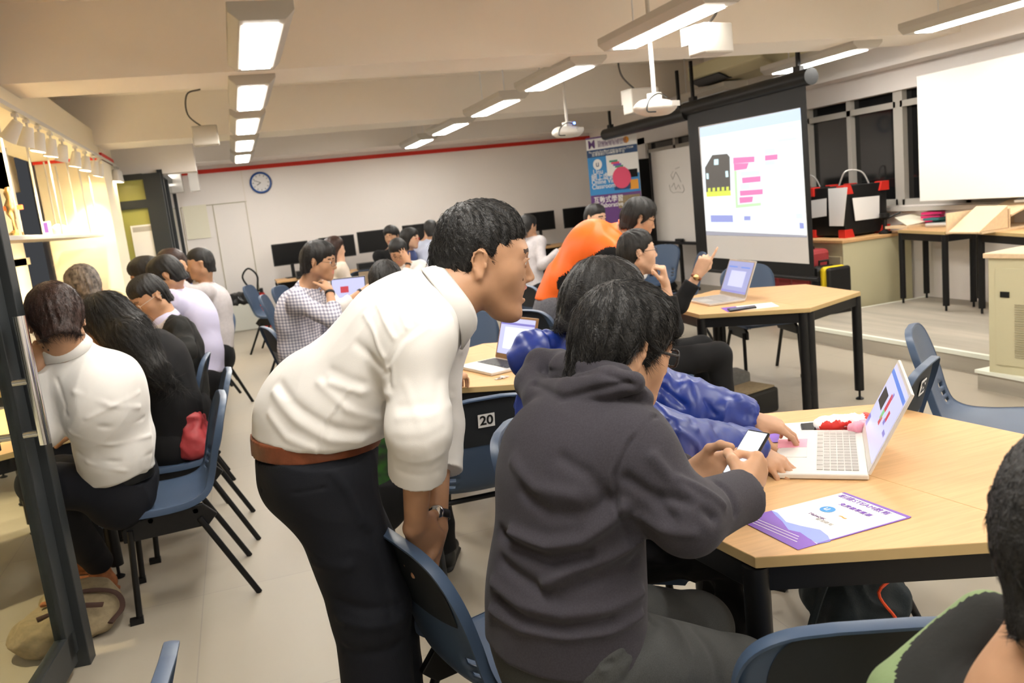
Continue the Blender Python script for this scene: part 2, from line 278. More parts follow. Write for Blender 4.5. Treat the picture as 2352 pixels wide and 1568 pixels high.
# warm track spots along the left
tr = thing('lighting_track', 'pale lighting track running along the left wall under the ceiling', 'lighting track', (-1.16, 6.5, 2.36))
MB().box((0, 0, .02), (.035, 8.4, .03)).build('rail', 'plastic_white', tr)
MB().box((-.33, -.6, .16), (.64, 8.6, .25)).build('panel', 'warm_wall', tr)
mat('warm_bulb', (1, .8, .5), .4, emit=(1, .80, .45), es=40)
sp0 = None
for i, (y, tx, tz, yaw_) in enumerate([(3.3, .3, -1, 0), (4.1, .5, -1, 20), (4.75, .25, -1, 0), (5.05, .3, -1, -15), (6.0, .8, -1, 30), (6.3, .3, -1, 10), (6.65, .25, -1, -10), (7.05, .2, -1, 0), (7.5, .3, -1, 20), (8.1, .25, -1, 0), (8.6, .2, -1, -15), (9.1, .3, -1, 10), (9.45, .3, -1, 0), (10.35, .1, -1, 0), (10.5, .1, -1, 0), (10.62, .1, -1, 0)]):
    x0 = -1.16 if y < 10 else -1.12
    t = thing('spotlight', 'cream track spotlight, number %d counting from the near end of the left wall rail' % (i + 1), 'spotlight', (x0, y, 2.35), group='warm track spotlights')
    t['label'] = ['nearest', 'second', 'third', 'fourth', 'fifth', 'sixth', 'seventh', 'eighth', 'ninth', 'tenth', 'eleventh', 'twelfth', 'thirteenth', 'fourteenth', 'fifteenth', 'farthest'][i] + ' cream spotlight along the left wall track'
    MB().box((0, 0, -.005), (.03, .07, .02)).tube([(0, 0, -.01), (0, 0, -.06)], .008, 6).build('bracket', 'plastic_white', t)
    d = nz((-tx, math.sin(math.radians(yaw_)) * .4, tz)); c0 = V3(0, 0, -.06)
    MB().lathe(c0 - d * .02, d, [(.03, 0), (.034, .01), (.052, .13), (.047, .13), (.04, .1)], 20).build('lamp_head', 'plastic_white', t, smooth=40)
    MB().lathe(c0 + d * .085, d, [(.04, 0), (.04, .004)], 16).build('bulb', 'warm_bulb', t)
    if y < 10:
        li = bpy.data.lights.new('spot_light', 'SPOT'); li.energy = 42; li.color = (1, .82, .48); li.spot_size = math.radians(75); li.spot_blend = .6; li.shadow_soft_size = .03
        lo = bpy.data.objects.new('spot_light', li); COL.objects.link(lo); lo.parent = t; lo.location = tuple(c0 + d * .12); lo.rotation_mode = 'QUATERNION'; lo.rotation_quaternion = Vector(d).to_track_quat('-Z', 'Y')
# ---------------------------------------------------------------- body modelling: smooth solids meshed on a sparse grid



class Rc:            # tapered capsule, optional flattening along one axis
    def __init__(s, a, b, ra, rb=None, flat=None, fs=1.0, cuts=(), k=None, op='u', g=0):
        s.a, s.b = V3(a), V3(b); s.ra = ra; s.rb = ra if rb is None else rb
        s.flat = None if flat is None else nz(flat); s.fs = fs; s.cuts = list(cuts); s.k = k; s.op = op; s.g = g
        s.c = (s.a + s.b) / 2; s.R = np.linalg.norm(s.a - s.b) / 2 + max(s.ra, s.rb) * max(1, s.fs)
    def __call__(s, P):
        a, b = s.a, s.b; q = P - a; ba = b - a
        if s.flat is not None:
            f = s.flat; m = (1 / s.fs - 1)
            q = q + np.outer(q @ f, f) * m; ba = ba + f * (ba @ f) * m
        l = max(ba @ ba, 1e-12); t = np.clip(q @ ba / l, 0, 1)
        # slope correction so that the taper is smooth
        d = np.linalg.norm(q - np.outer(t, ba), axis=1) - (s.ra + (s.rb - s.ra) * t)
        if s.flat is not None and s.fs < 1: d = d * (s.fs + (1 - s.fs) * .5)
        for p, n in s.cuts: d = np.maximum(d, (P - p) @ n)
        return d
class El:            # ellipsoid with axes M (rows)
    def __init__(s, c, r, M=None, k=None, op='u', cuts=(), g=0):
        s.c = V3(c); s.r = V3(r); s.M = np.eye(3) if M is None else M; s.k = k; s.op = op; s.cuts = list(cuts); s.R = max(s.r); s.g = g
    def __call__(s, P):
        q = (P - s.c) @ s.M.T
        k0 = np.linalg.norm(q / s.r, axis=1); k1 = np.linalg.norm(q / (s.r ** 2), axis=1) + 1e-9
        d = k0 * (k0 - 1) / k1
        d = np.where(k0 < .05, -min(s.r), d)
        for p, n in s.cuts: d = np.maximum(d, (P - p) @ n)
        return d
def smin(a, b, k):
    if k <= 0: return np.minimum(a, b)
    h = np.maximum(k - np.abs(a - b), 0) / k
    return np.minimum(a, b) - h * h * k * .25
def sdf(P, prims, k):
    d = np.full(len(P), 1e3)
    for p in prims:
        kk = k if p.k is None else p.k
        if p.op == 'u': d = smin(d, p(P), kk)
        elif p.op == 's': d = -smin(-d, p(P), kk)      # carve
        elif p.op == 'i': d = np.maximum(d, p(P))
    return d
CORN = np.array([[i, j, k] for i in (0, 1) for j in (0, 1) for k in (0, 1)])
def mesh_sdf(prims, h, k=.02, disp=None, n=12):
    """returns verts, quads"""
    un = [p for p in prims if p.op == 'u']
    lo = np.min([p.c - p.R for p in un], 0) - 3 * h; hi = np.max([p.c + p.R for p in un], 0) + 3 * h
    bs = n * h; nb = np.ceil((hi - lo) / bs).astype(int)
    N = nb * n + 4
    g = np.stack(np.meshgrid(*[np.arange(m) for m in nb], indexing='ij'), -1).reshape(-1, 3)
    cen = lo + (g + .5) * bs; hd = bs * .8661
    d = sdf(cen, [p for p in prims if p.op == 'u'], k)
    act = np.abs(d) < hd * 1.35 + k * .5 + 2 * h
    dmin = np.full(len(cen), -1e3)
    g = g[act]; cen = cen[act]
    ax = np.arange(n + 1)
    loc = np.stack(np.meshgrid(ax, ax, ax, indexing='ij'), -1).reshape(-1, 3)
    VI, VP, Q = [], [], []
    for b, c0 in zip(g, cen):
        loc_pr = [p for p in prims if np.linalg.norm(p.c - c0) < p.R + hd + k + 2 * h]
        if not any(p.op == 'u' for p in loc_pr): continue
        base = b * n
        P = lo + (base + loc) * h
        F = sdf(P, loc_pr, k)
        if disp is not None: F = F + disp(P)
        if F.min() > 0 or F.max() < 0: continue
        F = F.reshape(n + 1, n + 1, n + 1)
        s = F < 0
        c8 = [F[i:n + i, j:n + j, l:n + l] for i, j, l in CORN]
        s8 = [s[i:n + i, j:n + j, l:n + l] for i, j, l in CORN]
        cnt = sum(x.astype(np.int8) for x in s8)
        mix = (cnt > 0) & (cnt < 8)
        idx = np.argwhere(mix)
        if not len(idx): continue
        f8 = np.stack([x[mix] for x in c8], 1)
        acc = np.zeros((len(idx), 3)); w = np.zeros(len(idx))
        for e0 in range(8):
            for axi in range(3):
                if CORN[e0][axi]: continue
                e1 = e0 + (4, 2, 1)[axi]
                fa, fb = f8[:, e0], f8[:, e1]
                m = (fa < 0) != (fb < 0)
                t = fa[m] / (fa[m] - fb[m])
                pt = np.repeat(CORN[e0][None].astype(float), m.sum(), 0); pt[:, axi] += t
                acc[m] += pt; w[m] += 1
        v = lo + (base + idx + acc / w[:, None]) * h
        gi = base + idx
        VI.append((gi[:, 0] * N[1] + gi[:, 1]) * N[2] + gi[:, 2]); VP.append(v)
        st = (N[1] * N[2], N[2], 1)
        for axi in range(3):
            sl0 = [slice(0, n)] * 3; sl1 = [slice(0, n)] * 3; sl1[axi] = slice(1, n + 1)
            a_, b_ = s[tuple(sl0)], s[tuple(sl1)]
            e = np.argwhere(a_ != b_)
            if not len(e): continue
            ins = a_[tuple(e.T)]
            ge = base + e; id0 = (ge[:, 0] * N[1] + ge[:, 1]) * N[2] + ge[:, 2]
            u, w2 = [(1, 2), (2, 0), (0, 1)][axi]
            q = np.stack([id0 - st[u] - st[w2], id0 - st[w2], id0, id0 - st[u]], 1)
            q[~ins] = q[~ins][:, ::-1]
            Q.append(q)
    VI = np.concatenate(VI); VP = np.concatenate(VP); Q = np.concatenate(Q)
    o = np.argsort(VI); VI = VI[o]; VP = VP[o]
    qi = np.searchsorted(VI, Q); qi = np.minimum(qi, len(VI) - 1)
    ok = (VI[qi] == Q).all(1)
    return VP, qi[ok]
def vnormals(V, F):
    n = np.cross(V[F[:, 2]] - V[F[:, 0]], V[F[:, 3]] - V[F[:, 1]])
    N = np.zeros_like(V)
    for i in range(4): np.add.at(N, F[:, i], n)
    return N / (np.linalg.norm(N, axis=1)[:, None] + 1e-12)
_rs = np.random.RandomState(7); _G = _rs.rand(4096)
def vnoise(P):
    i = np.floor(P).astype(int); f = P - i; f = f * f * (3 - 2 * f); r = 0
    for dx in (0, 1):
        for dy in (0, 1):
            for dz in (0, 1):
                hsh = ((i[:, 0] + dx) * 73856093 ^ (i[:, 1] + dy) * 19349663 ^ (i[:, 2] + dz) * 83492791) & 4095
                r = r + _G[hsh] * np.abs(1 - dx - f[:, 0]) * np.abs(1 - dy - f[:, 1]) * np.abs(1 - dz - f[:, 2])
    return r * 2 - 1
def mk_mesh(name, V, F, mats, mi=None, smooth=True):
    me = bpy.data.meshes.new(name)
    F = np.asarray(F, np.int32); V = np.asarray(V, np.float32)
    k = F.shape[1]
    me.vertices.add(len(V)); me.vertices.foreach_set('co', V.ravel())
    me.loops.add(F.size); me.loops.foreach_set('vertex_index', F.ravel())
    me.polygons.add(len(F)); me.polygons.foreach_set('loop_start', np.arange(0, F.size, k, dtype=np.int32))
    for m in mats: me.materials.append(m)
    if mi is not None: me.polygons.foreach_set('material_index', np.asarray(mi, np.int32))
    me.polygons.foreach_set('use_smooth', np.full(len(F), smooth))
    me.update(calc_edges=True); me.validate()
    o = bpy.data.objects.new(name, me); COL.objects.link(o)
    return o
# ---- head --------------------------------------------------------------------------------------------------
def head_prims(c, M, s=1.0, fat=0.0, openm=0.0, jaw=1.0):
    T = lambda *p: c + s * (V3(p) @ M)
    f = fat
    e = lambda p, r, k=None, op='u': El(T(*p), s * V3(r), M, None if k is None else k * s, op)
    cp = lambda a, b, ra, rb, k=None, op='u': Rc(T(*a), T(*b), ra * s, rb * s, k=None if k is None else k * s, op=op)
    dz = -.012 * openm
    P = [e((0, -.01, .03), (.074, .085, .084)), e((0, .03, .022), (.064, .062, .064), .03),
         cp((0, .035, -.022), (0, .052, -.078 + dz), .056 + f, .034 * jaw + f, .03),
         cp((-.046, .0, -.05), (-.016, .07, -.09 + dz), .023 + f, .016 + f, .025), cp((.046, .0, -.05), (.016, .07, -.09 + dz), .023 + f, .016 + f, .025),
         e((0, .078, -.095 + dz), (.02, .016, .014), .015),
         e((-.036, .05, -.026), (.027 + f, .028, .03), .03), e((.036, .05, -.026), (.027 + f, .028, .03), .03),
         e((0, .076, .026), (.05, .016, .011), .018),
         e((-.031, .094, .004), (.017, .011, .0095), .012, 's'), e((.031, .094, .004), (.017, .011, .0095), .012, 's'),
         e((0, .068, -.055), (.036, .026, .03), .025),
         cp((0, .088, .012), (0, .108, -.028), .006, .0095, .012), e((-.012, .1, -.033), (.0075, .008, .006), .006), e((.012, .1, -.033), (.0075, .008, .006), .006),
         cp((-.017, .088, -.053), (0, .0965, -.0505), .0045, .006, .004), cp((.017, .088, -.053), (0, .0965, -.0505), .0045, .006, .004),
         cp((-.014, .087, -.063 + dz), (0, .094, -.0645 + dz), .005, .0065, .004), cp((.014, .087, -.063 + dz), (0, .094, -.0645 + dz), .005, .0065, .004),
         e((0, .098, -.0575 + dz * .5), (.021, .014, .0016 + .007 * openm), .003, 's')]
    for sx in (-1, 1):
        P += [e((sx * .031, .0785, .0035), (.0145, .0125, .0125), .0005),                       # eyeball
              Rc(T(sx * .017, .088, .0055), T(sx * .032, .0945, .0115), .0022 * s, .0026 * s, k=.003 * s), Rc(T(sx * .032, .0945, .0115), T(sx * .047, .083, .006), .0026 * s, .002 * s, k=.003 * s),
              Rc(T(sx * .018, .088, -.001), T(sx * .032, .0915, -.0055), .0018 * s, .0018 * s, k=.003 * s), Rc(T(sx * .032, .0915, -.0055), T(sx * .047, .082, .001), .0018 * s, .0018 * s, k=.003 * s)]
        # ear: shell with rim
        ER = rotm((0, 0, 1), sx * 24) @ np.eye(3)
        Me = ER @ M
        es = .86; E = lambda *p: c + s * (V3(sx * .0745, -.008, -.004) @ M) + s * es * (V3(p[0] * sx, p[1], p[2]) @ Me)
        P += [El(E(.004, -.004, 0), s * es * V3(.007, .0165, .03), Me, .008 * s),
              El(E(.0125, -.004, .003), s * es * V3(.006, .0115, .021), Me, .004 * s, 's')]
        rim = [(.004, .012, .008), (.009, .009, .024), (.012, -.004, .032), (.014, -.017, .024), (.014, -.021, .006), (.010, -.014, -.014), (.006, -.002, -.029)]
        for a, b in zip(rim[:-1], rim[1:]): P.append(Rc(E(*a), E(*b), .0029 * s, .003 * s, k=.003 * s))
        P += [El(E(.006, -.001, -.029), s * es * V3(.005, .008, .008), Me, .005 * s), El(E(.006, .011, -.003), s * es * V3(.004, .004, .007), Me, .004 * s)]
    return P
def head_mats(V, c, M, s):     # 0 skin 1 lip 2 eye white 3 iris 4 brow
    q = (V - c) @ M.T / s; m = np.zeros(len(V), int)
    lip = (np.abs(q[:, 0]) < .021) & (q[:, 1] > .083) & (q[:, 2] < -.0475 + np.abs(q[:, 0]) * .1) & (q[:, 2] > -.0735 + np.abs(q[:, 0]) * .5) & (q[:, 1] < .106)
    m[lip] = 1
    for sx in (-1, 1):
        d = q - V3(sx * .031, .0795, .0035)
        rr = np.sqrt((d[:, 0] / .0145) ** 2 + (d[:, 1] / .0125) ** 2 + (d[:, 2] / .0125) ** 2)
        w = (rr < 1.05) & (d[:, 1] > .004) & (np.abs(d[:, 2] - .0) < .0052) & (np.abs(d[:, 0]) < .012)
        m[w] = 2; m[w & (np.hypot(d[:, 0], d[:, 2]) < .0066)] = 3
        bz = .0235 + .004 * (1 - ((q[:, 0] * sx - .034) / .02) ** 2)
        m[(np.abs(q[:, 0] * sx - .034) < .0185) & (np.abs(q[:, 2] - bz) < .0036) & (q[:, 1] > .05)] = 4
    return m
# ---- hand --------------------------------------------------------------------------------------------------
FING = [((.026, .086, 0), (.042, .025, .021), .0088), ((.008, .09, .002), (.046, .029, .022), .009), ((-.011, .086, .001), (.042, .027, .021), .0086), ((-.028, .077, -.003), (.033, .02, .019), .0076)]
def hand_prims(w, fwd, back, right=True, curl=(20, 20, 20, 20), thumb=(20, 20), spread=4, s=1.0, curl2=None, k=.008):
    """w wrist, fwd along the metacarpals, back = dorsal normal; right hand has the thumb on -x when the back faces up"""
    y = nz(fwd); z = nz(V3(back) - y * (V3(back) @ y)); x = np.cross(y, z)
    if right: x = -x
    M = np.stack([x, y, z]); T = lambda p: w + s * (V3(p) @ M); P = []
    for i, (mc, L, r) in enumerate(FING):
        P.append(Rc(T((mc[0] * .62, .005, 0)), T(mc), .0165 * s, .0118 * s, k=.012 * s))
    P.append(El(T((0, .045, -.004)), V3(.034, .046, .013) * s, M, .012 * s))
    P.append(El(T((.022, .035, -.012)), V3(.016, .03, .014) * s, M, .012 * s))
    for i, (mc, L, r) in enumerate(FING):
        p = V3(mc); a = math.radians(spread * (1.2 - i)); d = V3(math.sin(a), math.cos(a), 0); axx = nz(np.cross(d, (0, 0, 1)))
        c = curl[i]; cs = (c, c * 1.15, c * .7) if not hasattr(c, '__len__') else c
        for j, (l, cc) in enumerate(zip(L, cs)):
            d = rotm(axx, -cc) @ d; q = p + d * l
            r0 = r * (1 - .1 * j); P.append(Rc(T(p), T(q), r0 * s * 1.03, r0 * .93 * s, k=.003 * s if j else .008 * s, g=i)); p = q
    p = V3(.021, .022, -.008); d = nz(V3(.62, .72, -.3 - thumb[0] * .012)); q = p + d * .042
    P.append(Rc(T(p), T(q), .014 * s, .0112 * s, k=.012 * s)); axt = nz(np.cross(d, (-.5, .2, -1)))
    for l, c in ((.032, thumb[1]), (.026, thumb[1] * .8)):
        d = rotm(nz(np.cross(d, V3(-1, .35, -.25))), c) @ d; p = q; q = p + d * l; P.append(Rc(T(p), T(q), .0108 * s, .0092 * s, k=.006 * s))
    return P
def ik(a, t, l1, l2, hint):
    a, t = V3(a), V3(t); d = t - a; L = np.linalg.norm(d)
    if L > (l1 + l2) * .995: t = a + d / L * (l1 + l2) * .995; d = t - a; L = np.linalg.norm(d)
    u = d / L; x = (l1 * l1 - l2 * l2 + L * L) / (2 * L); hgt = math.sqrt(max(l1 * l1 - x * x, 0))
    hh = V3(hint); hh = nz(hh - u * (hh @ u)); return a + u * x + hh * hgt, t
# ---------------------------------------------------------------- people
def hair_prims(c, M, s, style, vol=0.0, extra=()):
    T = lambda *p: c + s * (V3(p) @ M)
    v = vol
    P = [El(T(0, -.012, .036), s * V3(.081 + v, .092 + v, .09 + v), M)]
    P += [El(T(0, .03, .07), s * V3(.066 + v, .056 + v, .05 + v), M, .03 * s)]
    if style in ('long', 'bob'):
        P += [Rc(T(0, -.045, .02), T(0, -.07, -.09), .085 * s, .075 * s, k=.03 * s), Rc(T(-.05, -.01, .02), T(-.062, -.03, -.1), .034 * s, .03 * s, k=.02 * s), Rc(T(.05, -.01, .02), T(.062, -.03, -.1), .034 * s, .03 * s, k=.02 * s)]
    for a, b, ra, rb in extra: P.append(Rc(a, b, ra, rb, k=.03))
    P += [El(T(0, .13, -.04), s * V3(.105, .085, .1 + (.02 if style == 'high' else 0)), M, .004 * s, 's')]
    if style not in ('long', 'bob'):
        P.insert(2, Rc(T(0, -.042, -.01), T(0, -.052, -.062), (.062 + v) * s, (.05 + v) * s, k=.03 * s))
        P += [El(T(0, .01, -.18), s * V3(.12, .17, .125), M, .006 * s, 's')]
        P += [El(T(sx * .083, -.006, -.012), s * V3(.02, .023, .036), M, .006 * s, 's') for sx in (-1, 1)]
        P += [El(T(sx * .075, .075, -.03), s * V3(.03, .045, .06), M, .006 * s, 's') for sx in (-1, 1)]
    return P
def strands(V, N, c, M, s, count, length, r, seed, crown=(0, -.055, .12), grav=.25, lift=.3):
    rg = np.random.RandomState(seed); i = rg.randint(0, len(V), count); p = V[i] + rg.normal(0, .001, (count, 3)); n = N[i]
    cr = c + s * (V3(crown) @ M)
    d = p - cr; d[:, 2] -= grav * .1
    d = d - n * np.sum(d * n, 1)[:, None]; d /= np.linalg.norm(d, axis=1)[:, None] + 1e-9
    sw = np.cross(n, d) * rg.normal(.12, .28, count)[:, None]; d = d + sw + n * (rg.rand(count) * lift)[:, None]
    d /= np.linalg.norm(d, axis=1)[:, None]
    L = length * (.5 + rg.rand(count)); K = 5; vs = []; sd = np.cross(n, d)
    for j in range(K):
        t = j / (K - 1)
        q = p + d * (L * t)[:, None] - n * (L * t * t * .42)[:, None] - n * .0015 + V3(0, 0, -1) * (L * t * t * .12)[:, None]
        rr = r * (1 - t * .85)
        for a in range(3):
            an = a * 2.0944; vs.append(q + (sd * math.cos(an) + n * math.sin(an)) * rr)
    vs = np.stack(vs, 1)                       # count, K*3, 3
    f = []
    for j in range(K - 1):
        for a in range(3):
            b = (a + 1) % 3; f.append([j * 3 + a, j * 3 + b, j * 3 + 3 + b, j * 3 + 3 + a])
    F = (np.array(f)[None] + (np.arange(count) * K * 3)[:, None, None]).reshape(-1, 4)
    return vs.reshape(-1, 3), F
def add_part(name, V, F, mats, parent, base, mi=None, label=None):
    o = mk_mesh(name, V - base, F, mats, mi); o.parent = parent
    if label: o['label'] = label
    return o
def folds(V, N, lines):
    """push cloth out / in along soft ridges; line = (world polyline, width, amplitude)"""
    D = np.zeros(len(V))
    for pl, w, amp in lines:
        best = np.full(len(V), 9.)
        for a, b in zip(pl[:-1], pl[1:]):
            ba = b - a; t = np.clip((V - a) @ ba / (ba @ ba + 1e-9), 0, 1); dd = np.linalg.norm(V - a - np.outer(t, ba), axis=1)
            best = np.minimum(best, dd)
        D += amp * np.exp(-(best / w) ** 2)
    return V + N * D[:, None] * .75
def cloth_noise(V, N, amp, sc, seed=0, st=(1, 1, 1)):
    q = V * V3(st) * sc + seed * 7.3
    w = np.stack([vnoise(q * .6 + 11), vnoise(q * .6 + 31), vnoise(q * .6 + 57)], 1)
    r = 1 - np.abs(vnoise(q + w * 1.3)) * 2.2
    return V + N * (amp * (r + .5 * vnoise(q * 2.3)))[:, None]
def person(label, face, head, body, pel, hs=1.0, seated=True, res=.008, hair='short', hairmat=None, hvol=.004, hcol=(.012, .010, .009), skin='skin', top='white_shirt', bottom='black_trousers',
           shw=.19, fat=1.0, bulge=.05, sleeve='long', arms=None, hands=None, legs=None, collar=None, tie=None, group=None, shirt_name='shirt', seed=0, amp=.004, nsc=9, hextra=(),
           hood=None, belt=None, openm=0.0, nstr=0, lstr=.03, rstr=.0006, fold_lines=(), neck=.055, lower=True, hem=None, shoes='shoe_black', shp=None, coll_r=.068, trfold=(), open_jacket=None, inner=None, skipbody=False, watch=None, hairk=.02, slv=(.058, .048, .036), trs=(.098, .07, .055), neckoff=None, pup=None, glasses=None, ktorso=.045, sk=1.0, vneck=False, vis_legs=True, foldk=1.0, grim=.0013, belly=1.0, hipd=0.0, chest=1.0):
    yaw, pit, rol = (math.radians(a) for a in face)
    f = V3(math.cos(yaw) * math.cos(pit), math.sin(yaw) * math.cos(pit), math.sin(pit))
    M = frame(f)
    if rol: M = M @ rotm(f, math.degrees(rol))
    c = V3(head); by = math.radians(body); Fd = V3(math.cos(by), math.sin(by), 0); Rt = V3(math.sin(by), -math.cos(by), 0)
    P = V3(pel)
    if neckoff is None: N = c - M[2] * .115 * hs - M[1] * .045 * hs - V3(0, 0, .05)
    else: N = V3(neckoff)
    up = nz(N - P); fr = nz(np.cross(up, Rt)); L = np.linalg.norm(N - P)
    C = P + (N - P) * .66 - fr * bulge; W = P + (N - P) * .3 - fr * bulge * .7
    shc = N - up * .055 * sk
    sh = {1: shc + Rt * shw, -1: shc - Rt * shw}
    if shp:
        for kk in shp: sh[kk] = V3(shp[kk])
    ft = fat; SK = sk
    wr, el = {}, {}
    arms = arms or {}
    for sd in (1, -1):
        a = arms.get(sd)
        if a is None: a = dict(w=sh[sd] + Fd * .33 - V3(0, 0, .3) - Rt * sd * .08)
        if 'e' in a: el[sd] = V3(a['e']); wr[sd] = V3(a['w'])
        else: el[sd], wr[sd] = ik(sh[sd], a['w'], .29 * SK, .25 * SK, a.get('h', Rt * sd * .6 - Fd * .3 - V3(0, 0, 1)))
    hp = {1: P + Rt * .09 - V3(0, 0, hipd), -1: P - Rt * .09 - V3(0, 0, hipd)}; kn, an = {}, {}
    legs = legs or {}
    for sd in (1, -1):
        lg = legs.get(sd)
        if lg: kn[sd], an[sd] = V3(lg[0]), V3(lg[1])
        elif seated:
            kn[sd] = hp[sd] + Fd * .4 + Rt * sd * .04; kn[sd][2] = .52; an[sd] = kn[sd] + Fd * .02; an[sd][2] = .09
        else:
            kn[sd] = V3(hp[sd][0], hp[sd][1], .5) + Fd * .03; an[sd] = V3(hp[sd][0], hp[sd][1], .09)
    base = V3(P[0], P[1], 0); pu = up if pup is None else nz(pup)
    # --- skin: one continuous body
    pr = head_prims(c, M, hs, openm=openm)
    pr += [Rc(c - M[2] * .05 * hs - M[1] * .022 * hs, N, neck, neck * 1.08, k=.03), Rc(N, C, .07, .1, k=.05, flat=fr, fs=.7), Rc(C, W, .11, .095, k=.04, flat=fr, fs=.6), Rc(W, P, .095, .1, k=.04, flat=fr, fs=.6)]
    for sd in (1, -1):
        pr += [Rc(N, sh[sd], .045, .04, k=.03), Rc(sh[sd], el[sd], .04, .034, k=.02), Rc(el[sd], wr[sd], .036, .0245, k=.015)]
        hd = (hands or {}).get(sd, {})
        hf = hd.get('fwd'); hf = nz(wr[sd] - el[sd]) if hf is None else nz(hf)
        hb = hd.get('back', V3(0, 0, 1))
        kw = {k_: v_ for k_, v_ in hd.items() if k_ not in ('fwd', 'back')}
        pr += hand_prims(wr[sd], hf, hb, right=(sd == 1), **kw)
        if lower and vis_legs: pr += [Rc(hp[sd], kn[sd], .055, .045, k=.03), Rc(kn[sd], an[sd], .048, .035, k=.02)]
    V, F = mesh_sdf(pr, res, k=.006)
    mi = head_mats(V, c, M, hs)[F[:, 0]]
    if res > .0105: mi[(mi == 2)] = 0
    body_o = mk_mesh('person', V - base, F, [MAT[skin], MAT['lip'], MAT['eye_white'], MAT['iris'], MAT['brow']], mi)
    body_o.location = base; body_o['label'] = label; body_o['category'] = 'person'
    if group: body_o['group'] = group
    # --- hair
    hm = hairmat or 'hair_black'
    if hair:
        hp_ = hair_prims(c, M, hs, hair, hvol, hextra)
        def dsp(Q):
            q = (Q - c) @ M.T / hs; ph = np.arctan2(q[:, 0], q[:, 1] + .055); z = q[:, 2]; rr = np.linalg.norm(q - V3(0, -.055, .12), axis=1)
            return -.003 * vnoise(np.stack([np.cos(ph) * 9, np.sin(ph) * 9, rr * 14], 1)) - .003 * vnoise(np.stack([np.cos(ph) * 26, np.sin(ph) * 26, rr * 26], 1))
        hv, hf_ = mesh_sdf(hp_, min(res, .005) if nstr else res * .8, k=hairk * hs, disp=dsp); mi2 = np.zeros(len(hf_), int)
        if nstr:
            hn = vnormals(hv, hf_)
            sv, sf = strands(hv, hn, c, M, hs, nstr, lstr, rstr, seed)
            mi2 = np.concatenate([mi2, (np.arange(len(sf)) // 12 % 9 == 0).astype(int)])
            hf_ = np.concatenate([hf_, sf + len(hv)]); hv = np.concatenate([hv, sv])
        add_part('hair', hv, hf_, [MAT[hm], MAT['hair_light']], body_o, base, mi2)
    # --- top garment
    t = 1.0 * ft
    cutH = [(P + pu * (.024 if belt else .012), -pu)] if hem is None else [hem]
    g = [Rc(P - pu * .02, P + pu * .07, .151 * t * belly, .146 * t * belly, flat=fr, fs=.79, cuts=cutH), Rc(P + pu * (-.02), W, .15 * t * belly, .152 * t * (1 + (belly - 1) * .5), flat=fr, fs=.76, cuts=cutH), Rc(W, C, .152 * t, .172 * t * chest, flat=fr, fs=.72, cuts=cutH), Rc(C, N - up * .12, .172 * t * chest, .13 * t * chest, flat=fr, fs=.7), Rc(N - up * .09, N - up * .02, .1, neck + .014, k=.05, cuts=[(N + up * .02, up)])]
    s1, s2, s3 = (x * (1 + (ft - 1) * .6) for x in slv)
    for sd in (1, -1):
        g.append(Rc(N - up * .07, sh[sd], .062, s1 * 1.02, k=.05)); g.append(Rc(C + up * .04, sh[sd], .11 * t, s1 * 1.1, k=.05, flat=fr, fs=.8))
        ax = nz(wr[sd] - el[sd])
        sv_ = sleeve if isinstance(sleeve, str) else sleeve[sd]
        if sv_ == 'short':
            m = sh[sd] + (el[sd] - sh[sd]) * .75; g.append(Rc(sh[sd], el[sd], s1, s2 * 1.08, k=.04, cuts=[(m, nz(el[sd] - sh[sd]))]))
        else:
            fr_ = {'long': .97, 'rolled': .45, 'mid': .7}[sv_]
            e = el[sd] + (wr[sd] - el[sd]) * fr_
            g.append(Rc(sh[sd], el[sd], s1, s2, k=.04)); g.append(Rc(el[sd], e + ax * .03, s2, s3 if sv_ == 'long' else s2 * .95, k=.03, cuts=[(e, ax)]))
            if sv_ == 'rolled': g.append(Rc(e - ax * .045, e + ax * .03, s2 * 1.02, s2 * 1.06, k=.004, cuts=[(e, ax)])); 
            elif sleeve == 'long': g.append(Rc(e - ax * .05, e + ax * .02, s3 * 1.05, s3 * 1.06, k=.004, cuts=[(e, ax)]))
    if hood is not None: g += hood
    sres = res
    V, F = mesh_sdf(g, sres, k=ktorso)
    Nn = vnormals(V, F)
    V = cloth_noise(V, Nn, amp, nsc, seed, (1, 1, .7)); Nn = vnormals(V, F)
    if fold_lines:
        bv = BVHTree.FromPolygons([tuple(v) for v in V], [tuple(int(i) for i in q) for q in F]); ls = []
        for pl, w, am in fold_lines:
            pts = []
            for x, y in pl:
                r = ray(x, y); hit = bv.ray_cast(Vector((0, 0, H)), Vector(nz(r)))
                if hit[0] is not None: pts.append(V3(hit[0]))
            if len(pts) > 1: ls.append((pts, w, am * foldk))
        V = folds(V, Nn, ls)
    mi = None; mats = [MAT[top]]
    if inner:
        mats.append(MAT[inner[0]]); mi = inner[1](V, c, N, P, fr, Rt, up)[F[:, 0]]
    add_part(shirt_name, V, F, mats, body_o, base, mi)
    # --- collar (folded band)
    if collar:
        na = nz(c - M[2] * .05 - N); na = nz(na * .5 + up * .5); x_ = nz(Rt - na * (Rt @ na)); y_ = np.cross(na, x_)
        cv, cf = [], []; nseg = 40; prof = [(0, -.02), (-.002, .022), (.003, .03), (.009, .022), (.021, -.008), (.018, -.011), (.006, .01), (.004, -.02)]
        for i in range(nseg):
            a = 2 * math.pi * i / nseg; fr2 = math.cos(a)          # a=0 is the front
            for o_, z_ in prof:
                rr = coll_r + o_ * (1 + .35 * max(fr2, 0)); zz = z_ - .018 * max(fr2, 0) ** 2 - (.02 * max(fr2, 0) if o_ > .015 else 0)
                gap = 1
                cv.append(N + na * .018 + x_ * math.sin(a) * rr + y_ * (math.cos(a) * rr * 1.02 + .008) + na * zz)
        m_ = len(prof)
